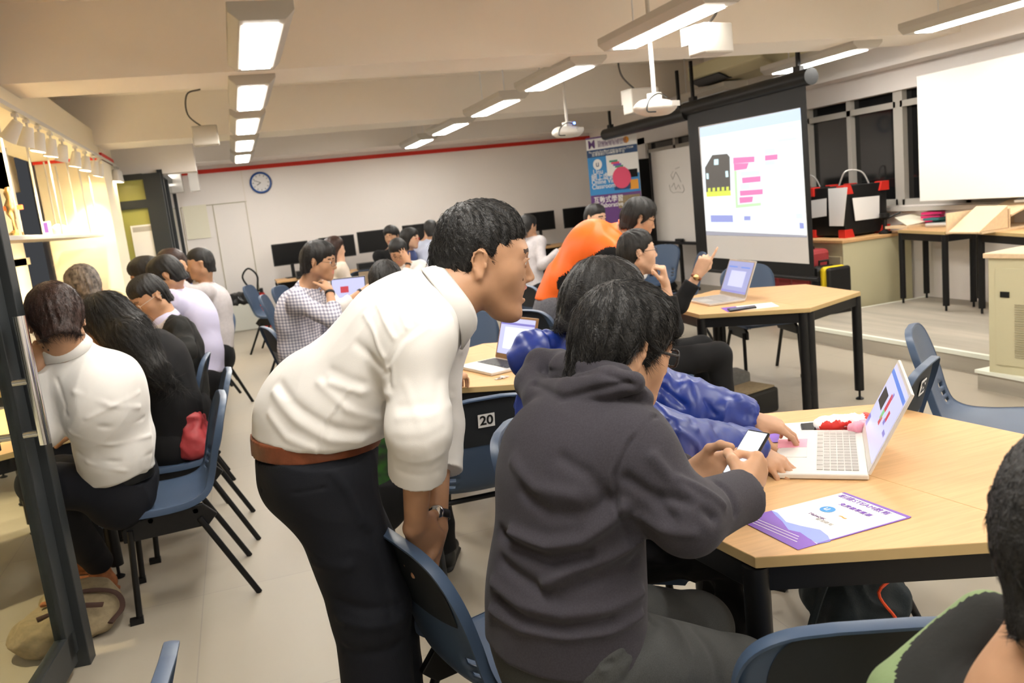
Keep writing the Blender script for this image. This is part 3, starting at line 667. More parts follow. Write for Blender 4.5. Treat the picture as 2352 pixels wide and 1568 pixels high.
        for i in range(nseg):
            if i in (0, nseg - 1): continue
            for j in range(m_):
                cf.append([i * m_ + j, ((i + 1) % nseg) * m_ + j, ((i + 1) % nseg) * m_ + (j + 1) % m_, i * m_ + (j + 1) % m_])
        add_part('collar', np.array(cv), np.array(cf), [MAT[collar]], body_o, base)
    # --- trousers, belt, shoes
    if lower:
        g = [Rc(P + pu * .03, P - pu * .05, .146 * t, .15 * t, flat=fr, fs=.8, cuts=[(P + pu * (-.03 if belt else -.01), pu)])]
        if not belt: g.append(Rc(P - pu * .02, P + pu * .09, .13 * t, .11 * t, flat=fr, fs=.8, cuts=[(P + pu * .07, pu)]))
        t1, t2, t3 = trs
        for sd in (1, -1):
            ax = nz(an[sd] - kn[sd])
            g += [Rc(hp[sd], kn[sd], t1 * t, t2, k=.05, cuts=[(P + pu * -.03, pu)] if belt and not seated else ()), Rc(kn[sd], an[sd] + ax * .03, t2 * .98, t3, k=.03, cuts=[(an[sd] + ax * .01, ax)])]
        V, F = mesh_sdf(g, res, k=.05); Nn = vnormals(V, F); V = cloth_noise(V, Nn, amp * .8, nsc * .9, seed + 3)
        if trfold:
            Nn = vnormals(V, F); bv = BVHTree.FromPolygons([tuple(v) for v in V], [tuple(int(i) for i in q) for q in F]); ls = []
            for pl, w, am in trfold:
                pts = [V3(h_[0]) for h_ in (bv.ray_cast(Vector((0, 0, H)), Vector(nz(ray(x, y)))) for x, y in pl) if h_[0] is not None]
                if len(pts) > 1: ls.append((pts, w, am))
            V = folds(V, Nn, ls)
        add_part('trousers', V, F, [MAT[bottom]], body_o, base)
        if belt:
            g = [Rc(P + pu * .05, P - pu * .05, .15 * t + .006, .15 * t + .008, flat=fr, fs=.8, cuts=[(P + pu * .02, pu), (P - pu * .02, -pu)])]
            V, F = mesh_sdf(g, min(res, .005), k=.02); add_part('belt', V, F, [MAT[belt]], body_o, base)
        if shoes:
            for sd in (1, -1):
                a = V3(an[sd][0], an[sd][1], 0); 
                g = [Rc(a + V3(0, 0, .045) - Fd * .03, a + V3(0, 0, .035) + Fd * .15, .04, .034, cuts=[(a + V3(0, 0, .003), V3(0, 0, -1))]), Rc(a + V3(0, 0, .05), a + V3(0, 0, .1), .042, .045, k=.03), Rc(a + V3(0, 0, .01) - Fd * .035, a + V3(0, 0, .01) + Fd * .155, .043, .04, k=.004, flat=V3(0, 0, 1), fs=.3, cuts=[(a + V3(0, 0, .003), V3(0, 0, -1))])]
                V, F = mesh_sdf(g, max(res, .006), k=.02); add_part('shoe', V, F, [MAT[shoes]], body_o, base)
    info = dict(o=body_o, base=base, c=c, M=M, hs=hs, N=N, P=P, W=W, C=C, up=up, fr=fr, Rt=Rt, Fd=Fd, wr=wr, el=el, sh=sh)
    if watch:
        for sd, kind in watch.items(): wrist_band(info, sd, kind)
    if glasses: add_glasses(info, glasses, grim)
    return info
def wrist_band(I, sd, kind):
    ax = nz(I['wr'][sd] - I['el'][sd]); c = I['wr'][sd] - ax * .022; x = nz(np.cross(ax, (0.3, .2, 1))); y = np.cross(ax, x)
    vs, fs = [], []; n = 20; pr = [(-.009, .0275), (-.009, .031), (.009, .031), (.009, .0275)]
    for i in range(n):
        a = 2 * math.pi * i / n
        for t, r in pr: vs.append(c + ax * t + (x * math.cos(a) + y * math.sin(a)) * r)
    for i in range(n):
        for j in range(4): fs.append([i * 4 + j, (i + 1) % n * 4 + j, (i + 1) % n * 4 + (j + 1) % 4, i * 4 + (j + 1) % 4])
    mat = {'black': 'black_rubber', 'watch': 'black_rubber', 'brown': 'brown_leather'}[kind]
    band = add_part('wrist_band', np.array(vs), np.array(fs), [MAT[mat]], I['o'], I['base'])
    if kind in ('watch', 'brown'):
        d = nz(V3(0, 0, H) - c); d = nz(d - ax * (d @ ax)); q = c + d * .032
        V, F = mesh_sdf([Rc(q - d * .003, q + d * .003, .017, .016, flat=d, fs=.5)], .002)
        o = mk_mesh('watch_case', V - I['base'], F, [MAT['chrome' if kind == 'watch' else 'gold']]); o.parent = band
def add_glasses(I, mat, rim=.0013, w=.024, h=.017):
    c, M, s = I['c'], I['M'], I['hs']; T = lambda *p: c + s * (V3(p) @ M)
    g = []
    for sx in (-1, 1):
        pts = []
        for i in range(17):
            a = 2 * math.pi * i / 16; ca, sa = math.cos(a), math.sin(a)
            px_ = sx * .034 + w * math.copysign(abs(ca) ** .6, ca); pz = .0 + h * math.copysign(abs(sa) ** .6, sa)
            pts.append(T(px_, .108 - abs(px_) * .22, pz))
        for a, b in zip(pts[:-1], pts[1:]): g.append(Rc(a, b, rim, rim, k=0))
        g.append(Rc(T(sx * (.034 + w), .094, .006), T(sx * .078, .0, .008), rim * 1.1, rim * 1.1, k=0)); g.append(Rc(T(sx * .078, .0, .008), T(sx * .076, -.03, -.008), rim * 1.1, rim, k=0))
        g.append(Rc(T(sx * .034, .1, .0), T(sx * .0, .109, .002), .0001, .0001, k=0))
    g.append(Rc(T(-.011, .108, .003), T(.011, .108, .003), rim, rim, k=0))
    V, F = mesh_sdf(g, max(rim * .9, .0012), k=.0005, n=16)
    add_part('glasses', V, F, [MAT[mat]], I['o'], I['base'])
# ---------------------------------------------------------------- shell chair (faces +Y in its own space)
def catmull(P, n):
    P = [V3(p) for p in P]; P = [2 * P[0] - P[1]] + P + [2 * P[-1] - P[-2]]; out = []
    for i in range(1, len(P) - 2):
        for j in range(n): t = j / n; a, b, c, d = P[i - 1:i + 3]; out.append(.5 * (2 * b + (c - a) * t + (2 * a - 5 * b + 4 * c - d) * t * t + (3 * b - a - 3 * c + d) * t ** 3))
    out.append(P[-2]); return out
def chair_proto():
    t = thing('plastic_chair', 'x', 'chair')
    # profile: (y, z, half width, edge lift)
    prof = catmull([(.235, .425, .19, 0), (.225, .443, .205, .0), (.12, .445, .212, .004), (-.02, .435, .208, .008), (-.12, .436, .2, .016), (-.185, .462, .19, .026), (-.218, .52, .182, .03), (-.238, .6, .192, .028), (-.256, .68, .202, .022), (-.27, .74, .197, .016), (-.28, .785, .172, .01), (-.2865, .812, .125, .004), (-.289, .822, .06, .0)], 4)
    nv = 18; rows = []
    for i, p in enumerate(prof):
        a = prof[max(i - 1, 0)]; b = prof[min(i + 1, len(prof) - 1)]; tg = nz((0, b[0] - a[0], b[1] - a[1])); nn = nz(np.cross(tg, (1, 0, 0)))     # points up / forward
        r = []
        for j in range(nv + 1):
            u = -1 + 2 * j / nv; x = u * p[2]; r.append(V3(x, p[0], p[1]) + nn * p[3] * abs(u) ** 2.6)
        rows.append((r, nn))
    q = MB(); V = [x for r, _ in rows for x in r]; F = []
    for i in range(len(rows) - 1):
        for j in range(nv):
            slot = (j in (1, 2, nv - 3, nv - 2)) and i in (21, 23, 25)
            if slot: continue
            F.append([i * (nv + 1) + j, i * (nv + 1) + j + 1, (i + 1) * (nv + 1) + j + 1, (i + 1) * (nv + 1) + j])
    q.add(V, F)
    sh = q.build('seat_shell', ['chair_blue'], t, smooth=60)
    so = sh.modifiers.new('s', 'SOLIDIFY'); so.thickness = .006; so.offset = -1
    # rim that turns backwards round the whole edge
    ring = [rows[i][0][0] for i in range(len(rows))] + rows[-1][0][1:-1] + [rows[i][0][-1] for i in range(len(rows) - 1, -1, -1)]
    rn = [rows[i][1] for i in range(len(rows))] + [rows[-1][1]] * (nv - 1) + [rows[i][1] for i in range(len(rows) - 1, -1, -1)]
    cen = V3(0, -.05, .5); q = MB(); V = []; K = len(ring)
    for i in range(K):
        a, b = ring[max(i - 1, 0)], ring[min(i + 1, K - 1)]; tg = nz(b - a); out = nz(np.cross(tg, rn[i])) ; 
        if out[0] * ring[i][0] < 0 and abs(ring[i][0]) > .02: out = -out
        if abs(ring[i][0]) <= .06 and out[2] < 0: out = -out
        p = ring[i]; V += [p + rn[i] * .001, p + out * .006 - rn[i] * .001, p + out * .009 - rn[i] * .012, p + out * .009 - rn[i] * .026, p + out * .004 - rn[i] * .027, p + out * .003 - rn[i] * .008]
    F = [[i * 6 + j, (i + 1) * 6 + j, (i + 1) * 6 + (j + 1) % 6, i * 6 + (j + 1) % 6] for i in range(K - 1) for j in range(6)]
    q.add(V, F); q.build('rim', 'chair_blue', t, smooth=50)
    # recessed dark back pad
    q = MB(); V = []; F = []; rr = [k_ for k_ in range(30, len(rows) - 1)]
    for k_ in rr:
        r, n_ = rows[k_]
        for j in range(2, nv - 1): V.append(r[j] - n_ * .0085)
    w = nv - 3
    for i in range(len(rr) - 1):
        for j in range(w - 1): F.append([i * w + j, i * w + j + 1, (i + 1) * w + j + 1, (i + 1) * w + j])
    q.add(V, F).build('back_pad', 'chair_pad', t, smooth=60)
    for s in (-1, 1):
        q = MB(); q.slab([(s * .2, .12, .41), (s * .2, .16, .385), (s * .2, .16, .33), (s * .2, -.16, .33), (s * .2, -.2, .37), (s * .2, -.15, .425)], (s, 0, 0), .022); q.build('side_bracket', 'black_metal', t, bevel=.004)
        MB().tube([(s * .205, .13, .38), (s * .215, .155, .0)], .0125, 10).box((s * .215, .165, .012), (.03, .05, .024)).build('leg', 'black_metal', t, smooth=40)
        MB().tube([(s * .205, -.13, .37), (s * .22, -.31, .0)], .0125, 10).build('leg', 'black_metal', t, smooth=40)
    MB().tube([(-.2, .05, .4), (.2, .05, .4)], .011, 8).tube([(-.2, -.12, .4), (.2, -.12, .4)], .011, 8).build('seat_support', 'black_metal', t)
    return t
_ch = chair_proto(); _first = [True]
def chair(top, yaw, label, num=None, group=None, z=.822, base=None):
    """top = pixel of the middle of the back's top edge; the chair stands on the floor under it"""
    P = Zp(top[0], top[1], z) if base is None else V3(base); a = math.radians(yaw); f = V3(math.cos(a), math.sin(a), 0)
    loc = (P + f * .289) if base is None else P; loc = (loc[0], loc[1], 0); rz = yaw - 90
    if _first[0]: o = _ch; o.location = loc; o.rotation_euler = (0, 0, math.radians(rz)); o['label'] = label; _first[0] = False
    else: o = dup(_ch, loc, rz, label)
    if group: o['group'] = group
    if num:
        c = V3(0, -.2705 - .0125, .737); st = MB().box(c, (.062, .002, .052), R=rotm((1, 0, 0), 13)).build('number_sticker', 'paper', o)
        cu = bpy.data.curves.new('number', 'FONT'); cu.body = num; cu.size = .05; cu.align_x = 'CENTER'; cu.align_y = 'CENTER'; cu.extrude = .0004; cu.offset = .0012
        tmp = bpy.data.objects.new('number', cu); me = bpy.data.meshes.new_from_object(tmp); bpy.data.objects.remove(tmp); me.materials.clear(); me.materials.append(MAT['plastic_black']); to = bpy.data.objects.new('number', me); COL.objects.link(to); to.parent = st; to.location = (0, c[1] - .0022, c[2]); to.rotation_euler = (math.radians(90 + 13), 0, 0)
    return o
# ---------------------------------------------------------------- trapezoid tables
def trapezoid(cen, R, ang, side, label, h=.70, legs=True):
    """half of a hexagon of radius R; ang = direction of the first seam corner, side 0 or 1"""
    pts = [V3(cen[0] + R * math.cos(math.radians(ang + 60 * k)), cen[1] + R * math.sin(math.radians(ang + 60 * k)), 0) for k in range(6)]
    ii = (0, 1, 2, 3) if side == 0 else (3, 4, 5, 0); P = [pts[i] for i in ii]; base = sum(P) / 4
    t = thing('trapezoid_table', label, 'table', tuple(base))
    q = MB().slab([p - base + V3(0, 0, h) for p in P], (0, 0, 1), .026, 0, 1); q.build('tabletop', ['beech', 'beech_edge'], t, bevel=.002)
    ins = [base + (p - base) * .93 for p in P]; q = MB()
    for a, b in zip(ins, ins[1:] + ins[:1]):
        d = b - a; c = (a + b) / 2 - base; q.box((c[0], c[1], h - .056), (np.linalg.norm(d), .028, .06), math.degrees(math.atan2(d[1], d[0])))
    q.build('apron', 'black_metal', t, bevel=.002)
    for p in ins:
        c = p - base; MB().tube([(c[0], c[1], h - .03), (c[0], c[1], .06)], .029, 20).tube([(c[0], c[1], .065), (c[0], c[1], .012)], .007, 8).lathe((c[0], c[1], 0), (0, 0, 1), [(.024, 0), (.026, .006), (.01, .016)], 14).build('leg', 'black_metal', t, smooth=40)
    return t
def laptop(o3, ang, w, dep, open_, label, body='silver', lid=None, screen='scr_pale', bezel='plastic_black', content=None, z=.70, th=.016, keys='plastic_black', lh=None):
    """o3 = centre of the hinge line on the table; ang = direction from the hinge to the user"""
    t = thing('laptop', label, 'laptop', (o3[0], o3[1], z), ang + 90)          # local: hinge along X, user at -Y
    lid = lid or body
    MB().slab([(-w / 2, -dep, th), (w / 2, -dep, th), (w / 2, 0, th), (-w / 2, 0, th)], (0, 0, 1), th - .002).build('base', body, t, bevel=.003)
    q = MB()
    for r in range(6):
        n = 14 if r < 5 else 9
        for c in range(n):
            x0 = -w * .43 + c * w * .86 / n; wd = w * .86 / n * .88; q.box((x0 + wd / 2, -dep * .13 - r * dep * .075, th + .0012), (wd, dep * .064, .002))
    q.build('keyboard', keys, t)
    MB().box((0, -dep * .8, th + .0006), (w * .32, dep * .3, .0012)).build('touchpad', 'aluminium' if body != 'bronze_plastic' else 'silver', t)
    R = rotm((1, 0, 0), -(open_ - 90)); lh = lh or dep; up = R @ V3(0, 0, 1); nn = R @ V3(0, -1, 0); T = lambda x, z_, n=0: V3(0, .0, th) + V3(x, 0, 0) + up * z_ + nn * n
    l = MB().slab([T(-w / 2, 0, .003), T(w / 2, 0, .003), T(w / 2, lh, .003), T(-w / 2, lh, .003)], nn, .007).build('lid', lid, t, bevel=.002)
    MB().slab([T(-w / 2 + .002, .004, .0042), T(w / 2 - .002, .004, .0042), T(w / 2 - .002, lh - .002, .0042), T(-w / 2 + .002, lh - .002, .0042)], nn, .001).build('bezel', bezel, l)
    bw = .012; s = MB().quad(T(-w / 2 + bw, .025, .0052), T(w / 2 - bw, .025, .0052), T(w / 2 - bw, lh - bw, .0052), T(-w / 2 + bw, lh - bw, .0052)).build('screen', screen, l)
    if content:
        for nm, m_, rects in content:
            for u0, v0, u1, v1 in rects:
                q = MB()
                X = lambda u: -w / 2 + bw + u * (w - 2 * bw); Z = lambda v: .025 + v * (lh - bw - .025)
                q.quad(T(X(u0), Z(v0), .0058), T(X(u1), Z(v0), .0058), T(X(u1), Z(v1), .0058), T(X(u0), Z(v1), .0058))
                q.build(nm, m_, l)
    return t
# hexagons
NC, NR, NA = (1.546 * .9375, 1.947 * .9375), .666 * .9375 + .01, math.degrees(-1.451)
trapezoid(NC, NR, NA, 1, 'beech topped table half nearest the viewer, carrying the purple leaflet and open laptop'); trapezoid(NC, NR, NA, 0, 'bare beech topped table half at the right edge, beyond the seam')
RC, RR, RA = (3.38 * .9375, 4.965 * .9375), .673 * .9375, math.degrees(-1.684)
trapezoid(RC, RR, RA, 1, 'beech table half under the open laptop of the pointing woman'); trapezoid(RC, RR, RA, 0, 'empty beech table half nearest the low stage')
MC, MR_, MA = (1.367 * .9375, 4.23 * .9375), .691 * .9375, math.degrees(-1.566)
trapezoid(MC, MR_, MA, 1, 'beech table half with a laptop, right behind the bending man'); trapezoid(MC, MR_, MA, 0, 'beech table half behind the blue jacket, mostly hidden')
LC = V3(-1.27, 4.35, 0); trapezoid(LC, .66, -92, 1, 'beech table half by the glass door, where the white shirt man leans'); trapezoid(LC, .66, -92, 0, 'beech table half in front of the long haired woman')
L2 = V3(-1.2, 6.1, 0); trapezoid(L2, .66, -90, 1, 'left wall table half in front of the man in black jacket'); trapezoid(L2, .66, -90, 0, 'left wall table half beside the lavender shirt man')
B1 = V3(1.62, 8.05, 0); trapezoid(B1, .66, -90, 1, 'table half between the checked shirt man and his open laptop', ); trapezoid(B1, .66, -90, 0, 'table half under the dark laptop lid facing the man with hand on brow')
# long bench with monitors on the back wall
def bench(x0, x1, y, label):
    t = thing('computer_bench', label, 'bench', ((x0 + x1) / 2, y, 0)); w = x1 - x0
    MB().box((0, 0, .69), (w, .62, .028)).build('worktop', 'beech', t, bevel=.003)
    MB().box((0, .25, .4), (w, .02, .52)).build('modesty_panel', 'black_metal', t)
    for s in (-1, 1): MB().box((s * (w / 2 - .04), 0, .34), (.04, .56, .66)).build('end_panel', 'black_metal', t)
YBN = 12.95
bench(.5, 3.4, YBN, 'long beech computer bench under the wall clock side of the back wall'); bench(3.45, 6.2, YBN, 'long beech computer bench on the darker right half of the back wall')
def monitor(px, py, w, y, yaw, label, z=None):
    p = Yp(px, py, y); hgt_ = w * .6; zc = p[2]; t = thing('monitor', label, 'monitor', (p[0], y, .704), yaw, group='black monitors on the back bench'); zl = zc - .704
    MB().box((0, 0, zl), (w, .03, hgt_)).build('casing', 'plastic_black', t, bevel=.006); MB().box((0, -.0155, zl), (w - .03, .002, hgt_ - .03)).build('screen', 'screen_black', t)
    MB().box((0, .02, zl * .5), (.05, .03, zl)).box((0, 0, .006), (.24, .18, .012)).build('stand', 'plastic_black', t, bevel=.003)
for px, py, w, yw, lb in ((668, 582, .5, 8, 'leftmost black monitor on the back bench'), (775, 567, .5, 5, 'black monitor behind the long haired woman in beige'), (862, 553, .5, 4, 'black monitor left of the standing haircut man'), (965, 538, .5, 0, 'black monitor behind the person in red glasses'), (1045, 528, .5, 0, 'black monitor mostly hidden by the bending man\'s head'), (1240, 508, .47, -4, 'black monitor on the dim part of the back wall'), (1330, 498, .5, -6, 'black monitor nearest the tall printed banner')):
    monitor(px, py, w * 1.1, 13.1, yw, lb)
for px, py in ((668, 608), (790, 598), (872, 590)):
    p = Zp(px, py, .73); t = thing('mini_computer', 'x', 'computer', (p[0], 12.85, .704), group='small black computers under the monitors'); t['label'] = {668: 'small black computer under the leftmost monitor', 790: 'small black computer behind the long haired woman', 872: 'small black computer with red light left of the hand on brow man'}[px]
    MB().box((0, 0, .05), (.34, .24, .1)).build('case', 'plastic_black', t, bevel=.004); MB().box((.05, -.121, .05), (.02, .002, .02)).build('power_light', 'scr_red', t)
    k = MB().box((0, -.2, .012), (.44, .14, .02)).build('keyboard', 'plastic_black', base=V3(0, 0, 0), bevel=.003); k.location = (p[0] + .03, 12.85, .704); k['category'] = 'keyboard'; k['label'] = {668: 'black keyboard before the leftmost monitor', 790: 'black keyboard by the long haired woman', 872: 'black keyboard left of the man with hand on brow'}[px]
# wall clock
ck = thing('wall_clock', 'round blue rimmed clock on the white back wall', 'clock', (.53, YB - .002, 2.18)); R_ = .165
MB().lathe((0, 0, 0), (0, -1, 0), [(R_, 0), (R_, .03), (R_ - .012, .045), (R_ - .03, .04), (R_ - .032, .02)], 48).build('rim', 'clock_blue', ck, smooth=40)
MB().lathe((0, -.018, 0), (0, -1, 0), [(R_ - .028, 0), (R_ - .028, .004)], 48).build('dial', 'paper', ck)
q = MB()
for i in range(12): a = i * math.pi / 6; q.box((math.sin(a) * .112, -.024, math.cos(a) * .112), (.008, .002, .022), R=rotm((0, 1, 0), math.degrees(a)))
q.build('hour_marks', 'plastic_black', ck)
for nm, a, L, w in (('minute_hand', -68, .105, .007), ('hour_hand', -120, .07, .009)): MB().box((math.sin(math.radians(a)) * L / 2, -.027, math.cos(math.radians(a)) * L / 2), (w, .002, L), R=rotm((0, 1, 0), a)).build(nm, 'plastic_black', ck)
# electrical boxes above the dark glass, trunking
p = Yp(420, 375, 13.3); t = thing('electrical_trunking', 'grey metal trunking with a white lamp above the dark glass panel', 'trunking', (p[0], 13.05, 2.2))
MB().box((-.12, 0, .1), (.16, .3, .36)).build('box', 'plastic_white', t); MB().box((.12, 0, .1), (.13, .3, .36)).build('box', 'aluminium', t); MB().tube([(-.3, -.2, .22), (-.28, -.25, .0)], .05, 12).build('lamp', 'diffuser', t)
q = MB().box((0, 0, 0), (.34, .006, .5)).build('notice', 'cream_paper', base=V3(0, 0, 0)); p = Yp(452, 510, YB - .012); q.location = tuple(p); q['label'] = 'faded paper notice on the flush cupboard door of the back wall'; q['category'] = 'notice'
# bin with a black liner, extinguisher
p = Zp(560, 752, 0); p = V3(p[0], 13.25, 0); t = thing('litter_bin', 'pale litter bin with a black bag liner against the back wall', 'litter bin', tuple(p))
MB().slab([(-.26, -.15, .42), (.26, -.15, .42), (.26, .15, .42), (-.26, .15, .42)], (0, 0, 1), .42).build('bin_body', 'bin_body', t, bevel=.02)
V, F = mesh_sdf([Rc(V3(-.22, 0, .45), V3(.22, 0, .45), .12, .12, flat=V3(0, 1, 0), fs=1.3)], .02); Nn = vnormals(V, F); V = cloth_noise(V, Nn, .014, 12, 4); o = mk_mesh('bin_liner', V, F, [MAT['bin_bag']]); o.parent = t
p = Zp(614, 752, 0); t = thing('fire_extinguisher', 'red fire extinguisher with a black hose loop beside the litter bin', 'fire extinguisher', (p[0], 13.2, .0))
MB().lathe((0, 0, 0), (0, 0, 1), [(.075, 0), (.08, .02), (.08, .42), (.05, .5), (.03, .54)], 20).build('cylinder', 'red_plastic', t, smooth=50)
MB().box((0, 0, .57), (.05, .1, .06)).build('valve', 'plastic_black', t); MB().tube(catmull([(0, 0, .56), (-.15, -.05, .62), (-.24, -.05, .8), (-.14, -.05, .92), (-.03, -.03, .8), (-.05, 0, .6), (-.1, 0, .2)], 5), .014, 8).build('hose', 'plastic_black', t, smooth=60)
# ---------------------------------------------------------------- chairs
CH = chair
CH((503, 905), 184, 'blue chair under the white shirt man, nearest the glass door')
CH((519, 850), 182, 'blue chair second from the glass door, holding the red handbag behind the long haired woman')
CH((470, 815), 176, 'blue chair seen edge-on at left, between the red handbag and the black jacket man')
CH((440, 760), 200, 'blue chair under the man in black jacket', base=A(440, 775, 5.35) * V3(1, 1, 0) + V3(-.27, -.1, 0))
CH((502, 714), 222, 'blue chair turned to the viewer with a patterned bag on its seat')
CH((494, 696), 190, 'blue chair behind the lavender shirt man, just past the patterned bag', base=V3(-.5, 8.25, 0)); CH((484, 684), 190, 'blue chair farthest along the left row, under the man with raised fist', base=V3(-.52, 9.0, 0))
CH((603, 678), -12, 'blue chair leftmost behind the man in checked shirt'); CH((640, 657), -30, 'blue chair directly behind the back of the checked shirt man'); CH((618, 645), -20, 'small blue chair near the fire extinguisher', base=V3(.35, 10.6, 0)); CH((612, 734), 12, 'blue chair edge-on, the one the checked shirt man sits on', base=A(612, 745, 5.75) * V3(1, 1, 0) + V3(.28, .06, 0))
CH((1112, 913), 88, 'dark backed chair numbered 20 tucked under the middle table', num='20')
CH((1165, 982), -32, 'blue chair back between number 20 and the grey hooded man')
CH((908, 1224), 14, 'blue chair under the grey hooded man, its back against the bending man\'s leg')
CH((2005, 1428), 68, 'blue chair seen from behind at the bottom edge, below the purple leaflet')
CH((2100, 752), -50, 'empty blue chair at the right with slotted back turned toward the stage', ); CH((2122, 832), 122, 'blue chair edge-on at the right, just behind the open laptop screen', num='25')
CH((1716, 627), 258, 'empty blue chair on the far side of the right table, below the screen', base=V3(3.6, 5.22, 0)); CH((1527, 562), 205, 'blue chair behind the pointing woman, in front of the whiteboard'); CH((1612, 580), 158, 'blue chair behind the pointing hand, left of the projection screen')
CH((1205, 655), 12, 'blue chair left of the orange jacket, the farther one'); CH((1210, 712), 25, 'blue chair left of the orange jacket, the nearer one'); CH((1098, 741), 265, 'blue chair on the far side of the middle table, under the bending man\'s chin', base=V3(1.3, 4.87, 0))
CH((350, 1560), 175, 'chair top just peeking in at the bottom left of the floor'); CH((968, 598), 85, 'navy chair behind the person in the light blazer'); CH((950, 632), 80, 'dark blue chair top just above the bending man\'s back'); CH((800, 606), 80, 'small blue chair behind the long haired woman in beige', base=V3(1.55, 11.0, 0))
CH((1490, 850), -10, 'blue chair seat of the pointing woman, partly hidden', base=V3(2.1, 4.25, 0))
# ---------------------------------------------------------------- things on the near table
HT = .70
def flatpoly(name, px, m, label=None, cat=None, z=HT, t=.0012, parent=None, base=None, m2=None):
    P = [Zp(x, y, z + t) for x, y in px]; b = sum(P) / len(P); b[2] = z; 
    if parent is None: o = MB().slab([p - b for p in P], (0, 0, 1), t * .9, 0).build(name, m, label=label, cat=cat); o.location = tuple(b); return o, b
    o = MB().slab([p - base for p in P], (0, 0, 1), t * .5, 0).build(name, m, parent); return o
lf, lb = flatpoly('leaflet', [(1694, 1192), (1934, 1131), (2093, 1186), (1833, 1262)], 'paper', 'white leaflet with purple corner and round blue logo lying on the near table', 'leaflet')
pp = lambda *P_: P_
flatpoly('purple_corner', [(1694, 1192), (1772, 1172), (1781, 1183), (1796, 1196), (1811, 1216), (1838, 1222), (1858, 1236), (1877, 1249), (1833, 1262)], 'purple_print', t=.0018, parent=lf, base=lb)
flatpoly('lilac_mountain', [(1772, 1172), (1786, 1177), (1806, 1198), (1840, 1207), (1884, 1216), (1902, 1230), (1908, 1242), (1880, 1248), (1858, 1236), (1838, 1222), (1811, 1216), (1796, 1196), (1781, 1183)], 'lilac', t=.0019, parent=lf, base=lb)
flatpoly('purple_border', [(1934, 1131), (1940, 1130), (2093, 1186), (2088, 1189)], 'purple_print', t=.002, parent=lf, base=lb); flatpoly('purple_border', [(1877, 1249), (2088, 1189), (2085, 1187), (1877, 1247)], 'purple_print', t=.002, parent=lf, base=lb)
q = MB(); c0 = Zp(1901, 1171, HT); q.lathe(c0 - lb + V3(0, 0, .0019), (0, 0, 1), [(.018, 0), (.018, .0002)], 28); q.build('round_logo', 'blue_print', lf)
def text(body, size, loc, R, m, parent, name='lettering', ext=.0002, bold=0, ax='CENTER'):
    cu = bpy.data.curves.new(name, 'FONT'); cu.body = body; cu.size = size; cu.align_x = ax; cu.align_y = 'CENTER'; cu.extrude = ext; cu.offset = bold * .25
    tmp = bpy.data.objects.new(name, cu); me = bpy.data.meshes.new_from_object(tmp); bpy.data.objects.remove(tmp); me.materials.clear(); me.materials.append(MAT[m])
    o = bpy.data.objects.new(name, me); COL.objects.link(o); o.parent = parent; o.matrix_local = Matrix.Translation(Vector(loc)) @ Matrix([list(r) for r in R]).to_4x4(); return o
e1 = nz(Zp(2093, 1186, HT) - Zp(1934, 1131, HT)); e2 = nz(Zp(1934, 1131, HT) - Zp(1694, 1192, HT)); RL = np.stack([e1, e2, (0, 0, 1)], 1)
text('u', .03, Zp(1901, 1170, HT) - lb + V3(0, 0, .0024), RL, 'paper', lf, bold=.001)
text('創建STEAM教育', .022, Zp(1984, 1160, HT) - lb + V3(0, 0, .0022), RL, 'purple_print', lf); text('免費教學資源', .016, Zp(1964, 1172, HT) - lb + V3(0, 0, .0022), RL, 'purple_print', lf, bold=.0008)
text('MakeMK', .014, Zp(1877, 1187, HT) - lb + V3(0, 0, .0022), RL, 'dark_purple', lf); text('香港教育', .013, Zp(1893, 1200, HT) - lb + V3(0, 0, .0022), RL, 'key_grey', lf); text('~', .04, Zp(1937, 1189, HT) - lb + V3(0, 0, .0022), RL, 'orange_print', lf)
q = MB()
for i in range(3): 
    a = Zp(1724 + i * 5, 1200 - i * 4, HT) - lb + V3(0, 0, .0021); b_ = Zp(1830 + i * 2, 1246 - i * 6, HT) - lb + V3(0, 0, .0021); q.slab([a, b_, b_ + e2 * .002, a + e2 * .002], (0, 0, 1), .0002)
q.build('fine_print', 'paper', lf)
# near laptop: hinge at the right
hA, hB = Zp(1997, 1104, HT), Zp(1982, 998, HT); hc_ = (hA + hB) / 2; dirh = nz(hB - hA); us = nz(V3(-dirh[1], dirh[0], 0)); ang_ = math.degrees(math.atan2(us[1], us[0])); wl = float(np.linalg.norm(hB - hA))
content = [('window_bar', 'scr_blue', [(0, .86, 1, .93)]), ('code_panel', 'scr_violet', [(.0, .02, .12, .18)]), ('board_picture', 'scr_dark', [(.06, .42, .36, .66)]), ('code_block', 'scr_red', [(.45, .5, .55, .74), (.47, .3, .56, .42), (.66, .46, .74, .6)]), ('code_block', 'scr_green', [(.44, .36, .53, .5)]), ('code_block', 'scr_violet', [(.64, .4, .72, .47), (.8, .34, .92, .4), (.5, .7, .56, .78)])]
laptop(hc_, ang_, wl, .235, 117, 'silver laptop with code blocks on its screen, open on the near table', 'aluminium', screen='scr_pale', bezel='aluminium', content=content, keys='key_grey', lh=.235)
flatpoly('sticky_note', [(1787, 1009), (1855, 1007), (1853, 1026), (1786, 1028)], 'pink_paper', 'pink sticky note on the palm rest of the near laptop', 'note', z=HT + .0165)
pb, pbb = flatpoly('paper_sheet', [(1745, 1015), (1768, 975), (1935, 962), (1960, 1000), (1905, 1010)], 'paper', 'white sheet under the phone and circuit board behind the near laptop', 'paper')
flatpoly('purple_booklet', [(1745, 1003), (1765, 990), (1850, 998), (1852, 1013), (1752, 1016)], 'purple_print', 'purple booklet under the reaching hand on the near table', 'booklet', z=HT + .0015)
